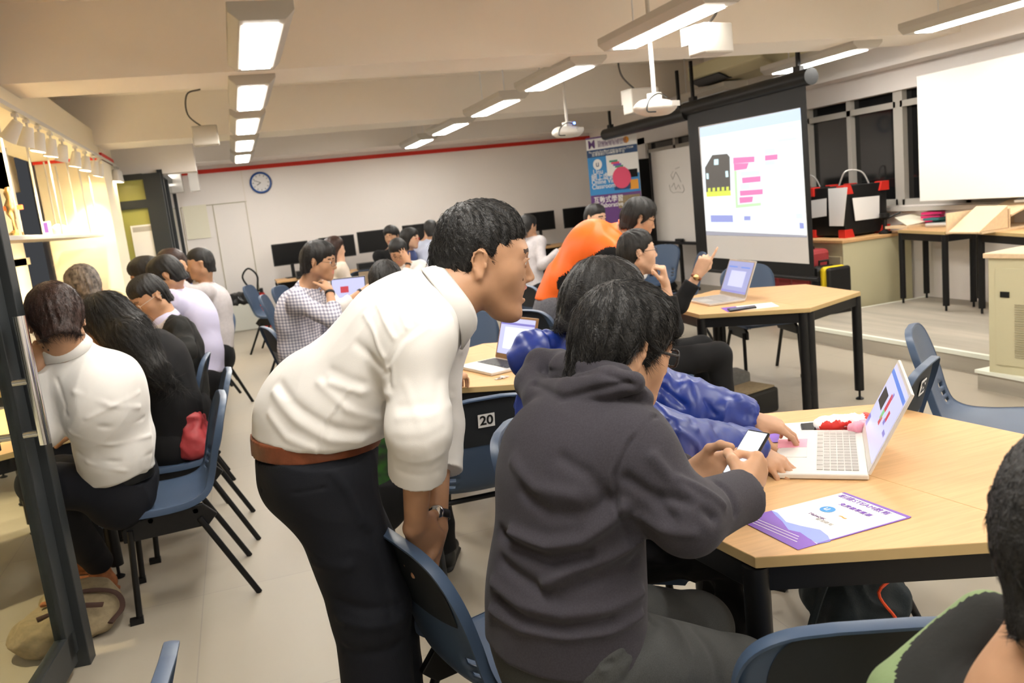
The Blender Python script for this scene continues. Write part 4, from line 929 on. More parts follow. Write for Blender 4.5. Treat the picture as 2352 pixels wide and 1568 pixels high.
def phone(px, label, z=HT):
    P = [Zp(x, y, z + .009) for x, y in px]; b = sum(P) / 4; b[2] = z; t = thing('mobile_phone', label, 'phone', tuple(b)); 
    MB().slab([p - b for p in P], (0, 0, 1), .009).build('case', 'plastic_black', t, bevel=.003); c = sum(P) / 4; MB().slab([(c + (p - c) * .92) - b + V3(0, 0, .0006) for p in P], (0, 0, 1), .0005).build('screen', 'screen_black', t)
phone([(1838, 972), (1870, 969), (1876, 985), (1843, 990)], 'black phone lying beyond the reaching hand on the near table', HT + .001)
MB()
q = MB(); c = Zp(1850, 1003, HT + .004); t = thing('circuit_board', 'small dark circuit board with chips and a cable, behind the near laptop', 'circuit board', tuple(c)); MB().box((0, 0, .0), (.05, .04, .003), 20).build('board', 'teal', t)
for i in range(6): q.box((-.02 + i * .008, .008 * (i % 3 - 1), .003), (.005, .006, .003), 20)
q.build('chips', 'silver', t); MB().tube(catmull([(.02, 0, .004), (.06, .03, .012), (.1, .05, .01), (.14, .01, .004)], 5), .0018, 6).build('cable', 'plastic_black', t)
c = Zp(1955, 985, HT); t = thing('tissue_packet', 'red and white plastic tissue packet behind the near laptop', 'tissue packet', tuple(c)); 
V, F = mesh_sdf([Rc(V3(-.065, .03, .022), V3(.065, -.03, .022), .036, .036, flat=V3(0, 0, 1), fs=.6, cuts=[(V3(0, 0, .001), V3(0, 0, -1))])], .004); Nn = vnormals(V, F); V = cloth_noise(V, Nn, .004, 30, 8); V[:, 2] = np.maximum(V[:, 2], 0)
mi = np.where((V @ V3(.9, -.42, 0) < .035) & (V[:, 2] > .016) & (V @ V3(.42, .9, 0) > -.03), 0, 1)[F[:, 0]]; o = mk_mesh('wrapper', V, F, [MAT['paper'], MAT['red_plastic']], mi); o.parent = t
c = Zp(1992, 1000, HT); t = thing('clear_sweet_bag', 'small clear and pink plastic bag beside the laptop hinge', 'plastic bag', tuple(c)); V, F = mesh_sdf([Rc(V3(-.02, 0.02, .02), V3(.02, .03, .02), .022, .02, flat=V3(0, 0, 1), fs=.8)], .004); V = cloth_noise(V, vnormals(V, F), .005, 45, 9); V[:, 2] = np.maximum(V[:, 2], 0); o = mk_mesh('film', V, F, [MAT['pink_paper']]); o.parent = t
# phone in the hooded man's hands
pc = [A(1657, 1092, 1.69), A(1722, 982, 1.74), A(1768, 998, 1.72), A(1700, 1072, 1.67)]
px_ = [(1656, 1088, 1.66), (1718, 984, 1.71), (1768, 993, 1.68), (1708, 1098, 1.63)]
P = [A(*p) for p in px_]; b = sum(P) / 4; nn = nz(np.cross(P[3] - P[0], P[1] - P[0])); nn = nn if nn @ (V3(0, 0, H) - b) > 0 else -nn
t = thing('mobile_phone', 'phone with bright white screen held by the grey hooded man', 'phone', tuple(b)); MB().slab([p - b for p in P], nn, .009).build('case', 'plastic_black', t, bevel=.003)
c = sum(P) / 4; lerp4 = lambda u, v: (P[0] * (1 - u) + P[3] * u) * (1 - v) + (P[1] * (1 - u) + P[2] * u) * v
so = MB().quad(*[lerp4(u, v) - b + nn * .0006 for u, v in ((.06, .04), (.94, .04), (.94, .96), (.06, .96))]).build('screen', 'scr_white', t)
q = MB()
for i in range(9): v = .14 + i * .035; q.quad(*[lerp4(u, vv) - b + nn * .0012 for u, vv in ((.12, v), (.8, v), (.8, v + .01), (.12, v + .01))])
q.build('text_lines', 'scr_pale', so)
# middle table: laptop with a bronze lid frame, keys
hA, hB = Zp(1135, 826, HT), Zp(1207, 846, HT); hA, hB = Zp(1138, 822, HT + .01), Zp(1222, 838, HT + .01); hc_ = (hA + hB) / 2; dirh = nz(hB - hA); us = nz(V3(dirh[1], -dirh[0], 0)); wl = .33
laptop(hc_, math.degrees(math.atan2(us[1], us[0])), wl, .23, 108, 'laptop with bronze screen frame behind the bending man\'s arm', 'silver', lid='bronze_plastic', screen='scr_pale', bezel='bronze_plastic', keys='plastic_black', content=[('window_bar', 'scr_violet', [(0, .82, 1, .88)]), ('sheet', 'scr_white', [(.15, .15, .85, .75)])], lh=.22)
c = Zp(1147, 870, HT); t = thing('key_bunch', 'bunch of keys with a tag on the middle table', 'keys', tuple(c + V3(0, 0, .003)))
for i in range(4): q = MB().box((.01 * i, .004 * i, .001 * i), (.05, .012, .002), 20 + 35 * i).lathe((.0, .0, 0), (0, 0, 1), [(.009, 0), (.009, .002)], 12); q.build('key', 'silver', t)
# right table laptop
hA, hB = Zp(1655, 681, HT), Zp(1711, 692, HT); hc_ = (hA + hB) / 2; dirh = nz(hB - hA); us = nz(V3(dirh[1], -dirh[0], 0))
laptop(hc_, math.degrees(math.atan2(us[1], us[0])), float(np.linalg.norm(hB - hA)) * 1.05, .25, 112, 'silver laptop with lilac screen on the right table', 'silver', screen='scr_lilac', bezel='taupe', keys='key_grey', content=[('window_bar', 'scr_violet', [(0, .02, 1, .07)]), ('toolbar', 'scr_blue', [(.05, .8, .4, .84), (.55, .8, .9, .84)]), ('sheet', 'scr_pale', [(.2, .2, .8, .7)])], lh=.25)
lf2, lb2 = flatpoly('leaflet', [(1655, 707), (1672, 716), (1790, 703), (1772, 694)], 'paper', 'white and purple leaflet under the phone on the right table', 'leaflet'); flatpoly('purple_corner', [(1655, 707), (1672, 716), (1700, 713), (1690, 703)], 'purple_print', t=.0018, parent=lf2, base=lb2)
phone([(1670, 708), (1735, 700), (1738, 704), (1676, 713)], 'phone in a grey case on the leaflet of the right table', HT + .002)
# ---------------------------------------------------------------- front wall furniture at the right
# roller screens
xs = 5.05
def rollerscreen(y0, y1, z, label, drop=None):
    t = thing('projection_screen', label, 'projection screen', (xs, (y0 + y1) / 2, z)); L = y1 - y0
    MB().tube([(0, -L / 2, 0), (0, L / 2, 0)], .075, 20).build('roller_housing', 'plastic_black', t, smooth=40)
    for s in (-.42, .42): MB().box((0, s * L, .09), (.05, .1, .05)).box((.0, s * L, .3), (.03, .03, .4)).build('bracket', 'black_metal', t)
    if drop:
        zb = drop; MB().box((-.02, 0, (zb) / 2 - .03), (.004, L - .12, -zb)).build('black_surround', 'plastic_black', t)
        MB().tube([(-.02, -L / 2 + .0, zb - .03), (-.02, L / 2 - .0, zb - .03)], .022, 12).build('bottom_bar', 'black_metal', t)
    return t
pR, pL = Xp(1864, 180, xs), Xp(1575, 258, xs); pB = Xp(1870, 637, xs); pBL = Xp(1640, 597, xs)
sc_ = rollerscreen(pR[1], pL[1], pR[2] + .02, 'pulled down projection screen with black border showing a coding page', drop=pB[2] - pR[2])
pR2, pL2 = Xp(1590, 258, xs), Xp(1390, 302, xs); rollerscreen(pR2[1] + .1, pL2[1], pR2[2], 'rolled up black screen housing left of the lowered projection screen')
o3 = V3(*sc_.location)
def scrq(name, pxs, m, off, par):
    q = MB(); 
    for pts in pxs: V = [Xp(x, y, xs - .0235 - off) - o3 for x, y in pts]; q.add(V, [list(range(len(V)))])
    return q.build(name, m, par)
cloth_ = scrq('screen_cloth', [[(1604, 292), (1838, 247), (1859, 606), (1626, 591)]], 'grey_board', 0, sc_)
pic = scrq('projected_page', [[(1607, 294), (1838, 248), (1853, 540), (1622, 530)]], 'pj_white', .003, cloth_)
scrq('browser_bar', [[(1607, 294), (1838, 248), (1839, 276), (1608, 316)]], 'pj_bar', .005, cloth_); scrq('task_bar', [[(1622, 531), (1853, 541), (1853, 545), (1622, 540)]], 'pj_grey', .005, cloth_)
scrq('circuit_picture', [[(1619, 385), (1636, 356), (1670, 353), (1676, 360), (1678, 438), (1622, 442)]], 'pj_board', .005, cloth_)
for _b in ([(1640, 366), (1650, 365), (1650, 378), (1640, 379)], [(1622, 398), (1627, 398), (1628, 411), (1623, 411)], [(1666, 393), (1672, 392), (1673, 406), (1667, 407)]): scrq('white_mark', [_b], 'pj_cyan', .0065, cloth_)
for _i in range(5): scrq('white_mark', [[(1626 + _i * 10.5, 432 - _i * .8), (1632 + _i * 10.5, 431.5 - _i * .8), (1632 + _i * 10.5, 440 - _i * .8), (1626 + _i * 10.5, 440.5 - _i * .8)]], 'pj_lime', .0065, cloth_)
scrq('circuit_edge', [[(1622, 441), (1678, 437), (1679, 449), (1623, 452)]], 'pj_lime', .006, cloth_)
for _b in [[(1684, 362), (1733, 359), (1733, 372), (1684, 376)], [(1685, 376), (1720, 374), (1715, 388), (1686, 392)], [(1704, 408), (1747, 404), (1747, 417), (1705, 421)], [(1699, 438), (1752, 434), (1752, 446), (1700, 450)], [(1698, 453), (1730, 451), (1728, 464), (1699, 467)], [(1757, 357), (1786, 354), (1786, 366), (1757, 369)]]: scrq('code_block', [_b], 'pj_pink', .006, cloth_)
scrq('code_frame', [[(1686, 392), (1692, 392), (1695, 470), (1748, 465), (1748, 472), (1690, 478)], ], 'pj_green', .0055, cloth_)
for _b in [[(1700, 394), (1745, 391), (1745, 402), (1701, 405)], [(1700, 422), (1722, 421), (1722, 434), (1701, 436)], [(1756, 342), (1780, 340), (1780, 353), (1756, 355)], [(1757, 370), (1780, 368), (1780, 378), (1757, 380)], [(1786, 320), (1830, 314), (1830, 321), (1786, 327)], [(1808, 288), (1822, 286), (1822, 292), (1808, 294)], [(1828, 490), (1844, 490), (1844, 502), (1828, 502)]]: scrq('code_block', [_b], 'pj_cyan', .0056, cloth_)
for _b in ([(1632, 494), (1683, 494), (1684, 510), (1633, 510)], [(1709, 496), (1724, 496), (1724, 506), (1709, 506)], [(1836, 511), (1846, 512), (1847, 525), (1837, 525)]): scrq('button', [_b], 'pj_violet', .006, cloth_)
# whiteboard with a pen drawing, on a rail
xw_ = 5.75; P4 = [Xp(x, y, xw_) for x, y in ((1494, 350), (1606, 331), (1622, 556), (1508, 552))]; b = sum(P4) / 4
t = thing('whiteboard', 'portrait whiteboard with a small pen drawing, left of the projection screen', 'whiteboard', tuple(b)); MB().slab([p - b for p in P4], (-1, 0, 0), .03).build('panel', 'grey_board', t)
y0, y1 = P4[1][1], P4[0][1]; zb = P4[3][2]; MB().box((-.03, 0, zb - b[2] - .02), (.08, y1 - y0 + .04, .035)).box((0, (y1 - y0) / 2 + .01, 0), (.04, .03, P4[0][2] - zb)).box((0, 0, zb - b[2] - .4), (.04, .04, .8)).box((0, 0, -b[2] + .02), (.5, .06, .04)).build('frame', 'black_metal', t)
q = MB()
for pl_ in ([(1551, 388), (1560, 384)], [(1546, 393), (1541, 402), (1545, 412), (1552, 395), (1558, 405), (1564, 418)], [(1537, 424), (1540, 438), (1546, 443), (1556, 441), (1568, 442), (1572, 436), (1568, 424)], [(1542, 430), (1548, 420), (1552, 435), (1558, 424), (1563, 434)]): q.tube([Xp(x, y, xw_ - .004) - b for x, y in pl_], .004, 5)
q.build('pen_drawing', 'key_grey', t)
q = MB().box((0, 0, 0), (.05, .16, .035)).build('board_eraser', 'plastic_black', bevel=.005, label='black board wiper on the whiteboard ledge', cat='board eraser'); q.location = (xw_ - .05, Xp(1568, 550, xw_)[1], zb + .02)
# roll-up banner
bt = [(1345, 318), (1460, 302), (1470, 470), (1362, 640)]; yb0 = 10.9
pA = Yp(1345, 318, 11.3); pB_ = Yp(1461, 301, 10.6); dn = -1.85
t = thing('roll_up_banner', 'tall blue, white and purple printed banner standing by the back wall', 'banner', tuple((pA + pB_) / 2 * V3(1, 1, 0))); bb = V3(*t.location)
def BQ(u0, v0, u1, v1, off=0):   # u across, v down in metres
    nB = nz(np.cross(pB_ - pA, (0, 0, 1))); nB = nB if nB[1] < 0 else -nB; L_ = lambda u, v: pA + (pB_ - pA) * V3(1, 1, 0) * u + V3(0, 0, -v) + nB * off - bb
    return [L_(u0, v0), L_(u1, v0), L_(u1, v1), L_(u0, v1)]
TH = float(pA[2]) - .06; sc0 = TH / 1.95
sheet = MB().slab(BQ(0, 0, 1, TH), (0, 1, 0), .004).build('sheet', 'paper', t); MB().box(((pB_ + pA)[0] / 2 - bb[0], (pA + pB_)[1] / 2 - bb[1] + .02, .04), (.95, .16, .08), math.degrees(math.atan2((pB_ - pA)[1], (pB_ - pA)[0]))).build('base', 'aluminium', t, bevel=.01)
hpx = lambda y: (y - 318) / 190. * 1.05    # photo pixels down the left edge to metres
BR = lambda u0, y0, u1, y1, m_, nm, off=.004: MB().slab(BQ(u0, hpx(y0), u1, hpx(y1), off), (0, 1, 0), .001).build(nm, m_, sheet)
BR(0, 318, 1, 322, 'dark_purple', 'top_line'); BR(0, 350, 1, 369, 'navy_print', 'heading_band'); BR(0, 369, 1, 466, 'blue_print', 'blue_panel'); BR(.38, 369, 1, 420, 'paper', 'white_panel', .006); BR(0, 466, 1, 600, 'dark_purple', 'purple_panel')
BR(.55, 473, .98, 505, 'canvas', 'photo', .006); BR(.78, 410, .97, 430, 'black_cloth', 'photo', .008); BR(.8, 436, .97, 460, 'orange_print', 'photo', .008); BR(.5, 440, .82, 458, 'navy_print', 'photo', .008)
for i in range(7): BR(.44 + i * .035, 382 + i * 5, .6 + i * .035, 387 + i * 5, ('green_print', 'pink_print', 'purple_print')[i % 3], 'code_block', .008)
nB = nz(np.cross(pB_ - pA, (0, 0, 1))); nB = nB if nB[1] < 0 else -nB; ub = nz((pB_ - pA) * V3(1, 1, 0)); RB = np.stack([ub, (0, 0, 1), nB], 1); Wb = float(np.linalg.norm((pB_ - pA)[:2]))
def BT(s, u, y, size, m_, bold=0, al='LEFT'): text(s, size, pA + (pB_ - pA) * V3(1, 1, 0) * u + V3(0, 0, -hpx(y)) + nB * .009 - bb, RB, m_, sheet, bold=bold, ax=al)
cc = pA + (pB_ - pA) * V3(1, 1, 0) * .2 + V3(0, 0, -hpx(388)) + nB * .006 - bb; MB().lathe(cc, nB, [(.075, 0), (.075, .002)], 32).build('round_logo', 'paper', sheet); BT('u', .2, 387, .12, 'navy_print', .004, 'CENTER')
BT('Unu', .2, 407, .1, 'paper', .002, 'CENTER'); BT('網上虛擬教室', .05, 421, .1, 'paper', .003); BT('Online Virtual', .05, 433, .09, 'paper', .003); BT('Classroom', .05, 445, .09, 'paper', .003); BT('創造教育有限公司', .24, 341, .06, 'dark_purple'); BT('MegaCosm Limited', .24, 333, .06, 'dark_purple'); BT('M', .04, 337, .16, 'dark_purple', .012)
BT('The world\'s first Mixed platform tutoring STEAM', .04, 356, .037, 'paper', .001); BT('互動式學習', .06, 480, .1, 'paper', .003); BT('Collaborative', .06, 494, .09, 'paper', .003); BT('全港首創STEAM教學平台', .1, 363, .05, 'paper', .001)
c2 = pA + (pB_ - pA) * V3(1, 1, 0) * .66 + V3(0, 0, -hpx(428)) + nB * .009 - bb; MB().lathe(c2, nB, [(.15, 0), (.15, .002)], 32).build('pink_disc', 'pink_print', sheet); 
c2 = pA + (pB_ - pA) * V3(1, 1, 0) * .8 + V3(0, 0, -hpx(336)) + nB * .006 - bb; MB().lathe(c2, nB, [(.045, 0), (.045, .002)], 24).build('leaf_logo', 'orange_print', sheet)
# equipment shelf behind
t = thing('equipment_rack', 'dark equipment rack between the banner and the whiteboard', 'rack', (6.0, 11.9, 0)); MB().box((0, 0, .95), (.5, .8, 1.9)).build('cabinet', 'plastic_black', t, bevel=.01)
for i in range(6): MB().box((-.255, 0, .3 + i * .27), (.01, .7, .2)).build('unit', 'chair_pad', t)
# low red boxes under the screen
for i, (px, py) in enumerate(((1785, 655), (1815, 657), (1843, 660))):
    p = Xp(px, py, 5.3); t = MB().box((0, 0, .21), (.2, .2, .42)).build('red_crate', 'red_leather', bevel=.01, label=['red crate under the screen, the left one', 'red crate under the screen, the middle one', 'red crate under the screen, next to the black suitcase'][i], cat='crate', group='red crates under the screen'); t.location = (5.33, p[1], 0)
# cream cabinet with beech top, printers on it
cx0 = 5.49; cy0 = 6.62; zt = Zp(1975, 548, .0)
cab = thing('metal_cabinet', 'cream metal cupboard with a beech top under the black box printers', 'cabinet', (cx0 + .42, cy0 + 1.0, 0)); ztp = float(Yp(1975, 546, cy0)[2])
MB().box((0, 0, (ztp - .03) / 2), (.82, 2.0, ztp - .03)).build('body', 'cream_metal', cab, bevel=.004); MB().box((0, 0, ztp - .015), (.86, 2.04, .03)).build('worktop', 'beech', cab, bevel=.004)
for i, y in enumerate((-.74, -.25, .25, .74)): d_ = MB().box((-.413, y, ztp / 2 - .05), (.012, .46, ztp - .22)).build('door', 'cream_dark', cab, bevel=.002); MB().box((-.425, y + (.17 if i % 2 else -.17), ztp * .55), (.014, .012, .1)).build('handle', 'chrome', d_)
def printer(y, label, x=5.93, w=.55, hh=.5):
    t = thing('box_printer', label, '3d printer', (x, y, ztp))
    MB().box((0, 0, hh / 2 + .01), (w - .04, w - .04, hh - .02)).build('case', 'plastic_black', t, bevel=.006)
    for sx in (-1, 1):
        for sy in (-1, 1):
            for zz in (.035, hh - .035): MB().slab([(sx * w / 2, sy * w / 2, zz + .045), (sx * (w / 2 - .09), sy * w / 2, zz + .045), (sx * (w / 2 - .12), sy * w / 2, zz - .045), (sx * w / 2, sy * w / 2, zz - .045)] , (0, sy, 0), .1).build('red_corner', 'red_plastic', t, bevel=.004)
    MB().tube(catmull([(-.1, -.0, hh), (-.05, -.05, hh + .14), (.08, -.12, hh + .12), (.14, -.16, hh - .02)], 6), .008, 8).build('filament_tube', 'silver', t, smooth=60)
    return t
pr1 = printer(cy0 + .42, 'black box printer with red corners, nearest the stage'); pr2 = printer(cy0 + 1.15, 'black box printer with red corners, partly hidden by the projection screen')
def wsheet(pts, plane, label, m='paper', name='paper_sheet', off=.0):
    P = [(Xp if plane[0] == 'x' else Yp)(x, y, plane[1]) for x, y in pts]; b = sum(P) / len(P); o = MB().slab([p - b for p in P], (-1, 0, 0) if plane[0] == 'x' else (0, -1, 0), .003).build(name, m, label=label, cat='paper sheet'); o.location = tuple(b); return o
wsheet([(1958, 455), (2020, 449), (2020, 500), (1965, 507)], ('y', cy0 + .135), 'white sheet taped on the side of the printer nearest the stage'); wsheet([(1902, 433), (1946, 430), (1937, 519), (1905, 519)], ('x', 5.64), 'long printed sheet hanging on the front of the box printers'); wsheet([(1853, 462), (1898, 455), (1898, 496), (1857, 502)], ('x', 5.64), 'tilted white sheet on the printer beside the projection screen')
# clutter beside printers
t = thing('desk_fan', 'small dark tool stand and cables beside the box printers', 'tool stand', (6.05, cy0 + .02 - .0, ztp)); MB().lathe((0, 0.03, 0), (0, 0, 1), [(.06, 0), (.06, .02), (.02, .04), (.02, .14), (.05, .16), (.05, .2)], 14).build('stand', 'plastic_black', t, smooth=40); MB().tube([(0, 0, .15), (.08, -.1, .2)], .01, 6).build('arm', 'plastic_black', t)
t.name = 'tool_stand'
# yellow / black suitcase and red one
p = Zp(1905, 735, 0); t = thing('suitcase', 'black and yellow hard shell suitcase leaning by the cream cupboard', 'suitcase', (5.24, 6.48, 0))
MB().box((0, .1, .32), (.26, .13, .52)).build('front_shell', 'black_leather', t, bevel=.05); MB().box((0.02, .0, .32), (.26, .07, .51)).build('yellow_band', 'yellow_plastic', t, bevel=.03); MB().box((0.03, -.06, .32), (.26, .05, .5)).build('back_shell', 'black_leather', t, bevel=.035)
MB().tube([(-.05, .1, .57), (-.05, .1, .62), (.05, .1, .62), (.05, .1, .57)], .012, 8).build('handle', 'plastic_black', t)
for s in (-1, 1): MB().lathe((0, s * .08, .03), (1, 0, 0), [(.03, -.02), (.03, .02)], 12).build('wheel', 'plastic_black', t)
MB().box((-.131, .1, .32), (.004, .06, .08)).build('tag', 'paper', t)
t = thing('suitcase', 'dark red suitcase behind the black and yellow one', 'suitcase', (5.28, 6.84, 0)); MB().box((0, 0, .39), (.26, .3, .66)).build('shell', 'red_leather', t, bevel=.04); MB().box((0, 0, .735), (.03, .14, .03)).build('handle', 'plastic_black', t)
# two dark legged work tables on the stage
def desk(P, h, label, z0=.134):
    b = sum(V3(p) for p in P) / len(P); b[2] = z0; t = thing('work_table', label, 'table', tuple(b)); Q = [V3(p) - b for p in P]
    for q_ in Q: q_[2] = h - z0
    MB().slab(Q, (0, 0, 1), .028, 0, 1).build('tabletop', ['beech', 'beech_edge'], t, bevel=.002); q = MB(); I = [x * V3(.92, .92, 1) for x in Q]
    for a, b2 in zip(I, I[1:] + I[:1]): d = b2 - a; c = (a + b2) / 2; q.box((c[0], c[1], h - z0 - .06), (np.linalg.norm(d), .028, .06), math.degrees(math.atan2(d[1], d[0])))
    q.build('apron', 'black_metal', t)
    for a in I: MB().tube([(a[0], a[1], h - z0 - .03), (a[0], a[1], .05)], .027, 16).tube([(a[0], a[1], .05), (a[0], a[1], .004)], .01, 8).build('leg', 'black_metal', t, smooth=40)
    return t
zd = .134 + .70
desk([Zp(2062, 528, zd), Zp(2170, 532, zd), Zp(2240, 523, zd), V3(6.3, 6.0, 0), V3(6.3, 6.45, 0)][:3] + [V3(6.28, 5.75, zd), V3(6.28, 6.42, zd)], zd, 'beech work table in the stage corner with pink and teal files on it')
desk([Zp(2238, 530, zd), V3(5.45, 4.1, zd), V3(6.1, 3.9, zd), V3(6.1, 5.1, zd)], zd, 'beech work table on the stage right of the corner, carrying light wooden trays')
p = Zp(2105, 520, zd); t = thing('paper_tray', 'shallow wooden tray of cream papers on the corner work table', 'tray', (p[0], p[1] + .05, zd)); MB().box((0, 0, .012), (.4, .28, .024)).build('tray', 'light_wood', t); MB().slab([(-.16, -.1, .03), (.16, -.12, .05), (.2, .1, .12), (-.1, .12, .1)], (0, 0, 1), .006).build('papers', 'cream_paper', t)
p = Zp(2165, 518, zd); t = thing('document_pouch', 'grey and teal pouch with white tags on the corner work table', 'pouch', tuple(p)); MB().box((0, 0, .02), (.3, .2, .04), 20).build('pouch', 'silver', t, bevel=.015); MB().box((.03, .05, .07), (.3, .16, .02), 10).box((0.03, .05, .045), (.1, .1, .03)).build('flap', 'teal', t, bevel=.006)
t = thing('file_stack', 'bright pink folders stacked at the back of the corner table', 'folder', (p[0] + .12, p[1] + .16, zd)); 
for i in range(4): MB().box((0, 0, .015 + i * .034), (.26, .2, .024), 5 * i).build('folder', 'magenta', t)
t = thing('wooden_tray_rack', 'light wooden slanted tray rack on the stage work table at right', 'tray rack', tuple(Zp(2300, 520, zd) + V3(-.25, -.1, 0)))
MB().slab([(-.32, -.2, .02), (-.02, -.2, .2), (-.02, .1, .2), (-.32, .1, .02)], (0, 0, 1), .012).slab([(-.3, -.2, .02), (-.02, -.2, .19), (-.02, -.2, .02)], (0, -1, 0), .01).build('left_wedge', 'light_wood', t)
MB().box((.1, -.03, .008), (.8, .36, .016)).box((.1, .14, .09), (.8, .012, .16)).box((.0, -.05, .09), (.012, .3, .16)).build('tray', 'light_wood', t)
MB().slab([(.02, -.2, .12), (.42, -.2, .24), (.42, .12, .24), (.02, .12, .12)], (0, 0, 1), .012).build('right_wedge', 'light_wood', t); MB().box((.3, -.1, .225), (.12, .14, .02), R=rotm((0, 1, 0), -16)).build('control_panel', 'paper', t)
# cream teaching console on its step
zs = .12; P = [Zp(2272, 855, zs), Zp(2352, 866, zs)]; dx = nz((P[1] - P[0]) * V3(1, 1, 0)); dy = V3(-dx[1], dx[0], 0); 
hp_ = 0.0; t = thing('teaching_console', 'cream metal teaching console with louvred door and wooden top at the right edge', 'console', tuple(P[0] + dx * .25 + dy * .3)); t.rotation_euler = (0, 0, math.atan2(dx[1], dx[0])); ch = .72
MB().box((0, 0, ch / 2), (.5, .6, ch)).build('body', 'cream_metal', t, bevel=.006); MB().box((0, 0, ch + .015), (.54, .64, .03)).build('top', 'light_wood', t, bevel=.004)
d_ = MB().box((-.0, -.303, ch / 2), (.4, .01, ch - .12)).build('door', 'cream_metal', t, bevel=.002); q = MB()
for i in range(24): q.box((-.02, -.31, .12 + i * .014), (.12, .006, .006))
q.build('louvres', 'cream_dark', d_); [MB().box((_x, -.31, .5), (.055, .006, .035)).build('latch', 'plastic_black', d_) for _x in (-.14, .14)]; MB().lathe((0, -.308, .6), (0, -1, 0), [(.012, 0), (.012, .006)], 14).build('lock', 'silver', d_)
# air conditioner, projectors, ceiling speakers
t = thing('air_conditioner', 'cream ceiling air conditioner above the projection screen', 'air conditioner', (5.5, 7.95, 2.56)); MB().slab([(-.35, -.7, .2), (.35, -.7, .2), (.35, -.7, .05), (.2, -.7, -.02), (-.2, -.7, -.02), (-.35, -.7, .05)], (0, -1, 0), 1.4).build('casing', 'cream_metal', t, bevel=.02)
MB().box((-.3, 0.35, .01), (.12, .6, .012), R=rotm((0, 1, 0), 25)).box((-.22, 0.35, -.02), (.06, .6, .012)).build('grille', 'plastic_black', t)
MB().box((0, 0, .27), (.5, 1.0, .14)).build('mount', 'plastic_white', t)
def projector(px, py, d, label, yaw=0, led=False):
    p = A(px, py, d); t = thing('projector', label, 'projector', tuple(p), yaw); V, F = mesh_sdf([El((-.0, 0, 0), (.17, .13, .05)), Rc(V3(-.11, 0, 0), V3(.11, 0, 0), .048, .042, k=.04)], .012, k=.04); o = mk_mesh('case', V, F, [MAT['plastic_white']]); o.parent = t
    MB().box((0.06, -.115, .01), (.08, .03, .035)).build('vent', 'key_grey', t); MB().box((0, 0, .07), (.07, .07, .05)).build('mount_plate', 'plastic_white', t); MB().tube([(0, 0, .07), (0, 0, ZC - p[2])], .014, 10).build('pole', 'plastic_white', t)
    MB().tube(catmull([(.07, -.05, .06), (-.05, -.08, .08), (-.14, -.08, .04), (-.17, -.08, -.03), (-.11, -.1, -.04)], 5), .005, 6).build('cable', 'plastic_black', t)
    if led: MB().lathe((.04, -.06, .075), (0, -1, 0), [(.012, 0), (.012, .01)], 10).build('indicator', 'led_blue', t)
projector(1505, 247, 5.6, 'white ceiling projector in front of the screen housing', 20); projector(1304, 303, 8.2, 'white ceiling projector with a blue light, the farther one', 15, True)
def speaker(px, py, d, s, label, yaw, flip=1):
    p = A(px, py, d); t = thing('ceiling_speaker', label, 'speaker', tuple(p), yaw); MB().box((0, 0, 0), (.22 * s, .15 * s, .17 * s)).build('cabinet', 'lamp_body', t, bevel=.012); MB().box((0, .12 * s, .05 * s), (.12 * s, .14 * s, .1 * s)).build('bracket', 'lamp_body', t)
    MB().tube(catmull([(0, .05, .07 * s), (flip * .12 * s, .05, .2 * s), (flip * .1 * s, .1, .38 * s), (-flip * .02 * s, .12, .42 * s)], 6), .008, 8).build('cable', 'cable', t, smooth=60)
speaker(1632, 92, 4.9, 1.0, 'beige box speaker on the ceiling beam near the upper centre right', 10); speaker(472, 312, 8.2, 1.1, 'beige box speaker with cable loop at upper left of the ceiling', 0, -1); speaker(1472, 232, 7.2, 1.2, 'beige box speaker behind the ceiling projector', 0, -1)
# hanging shelf on the left with trophy
zs_ = 1.33; pA_, pB2 = Zp(8, 551, zs_), Zp(200, 541, zs_)
xs0, ys0 = -1.5, 4.2
t = thing('hanging_shelf', 'pale shelf hung from white rods in front of the left windows', 'shelf', (-1.42, 7.4, 1.6)); MB().box((0, 0, 0), (.34, 4.3, .03)).build('board', 'plastic_white', t, bevel=.004)
for y in (-2.0, -1.3, -.6, .1, .9, 1.5, 2.05):
    for x in (-.14, .14): MB().tube([(x, y, 0), (x, y, .72)], .008, 6).build('rod', 'plastic_white', t)
p = V3(-1.4, 6.55, 1.615); t = thing('trophy', 'small gold and red trophy standing on the hanging shelf', 'trophy', tuple(p)); MB().lathe((0, 0, 0), (0, 0, 1), [(.045, 0), (.045, .03), (.015, .05), (.012, .12), (.035, .16), (.04, .22), (.02, .26), (.03, .3), (.012, .34)], 18).build('cup', 'gold', t, smooth=50); MB().box((0, 0, .2), (.14, .03, .03)).build('ribbon', 'orange_cord', t)
t = thing('shelf_box', 'small blue and white box beside the trophy on the hanging shelf', 'box', (-1.4, 7.6, 1.615)); MB().box((0, 0, .06), (.05, .08, .12)).build('carton', 'paper', t); MB().box((0, -.041, .07), (.03, .002, .08)).build('label_strip', 'purple_print', t)
t = thing('cloth_bundle', 'pale bundle lying on the far part of the hanging shelf', 'bundle', (-1.42, 8.4, 1.615)); V, F = mesh_sdf([Rc(V3(0, -.25, .05), V3(0, .25, .04), .055, .045)], .01); V[:, 2] = np.maximum(V[:, 2], 0); o = mk_mesh('cloth', V, F, [MAT['paper']]); o.parent = t
# monitor and things at the left edge
t = thing('wall_cabinet', 'white box below the hanging shelf on the left wall', 'cabinet', (-1.62, 5.6, .92)); MB().box((0, 0, .15), (.3, .5, .3)).build('carcass', 'plastic_white', t, bevel=.005)
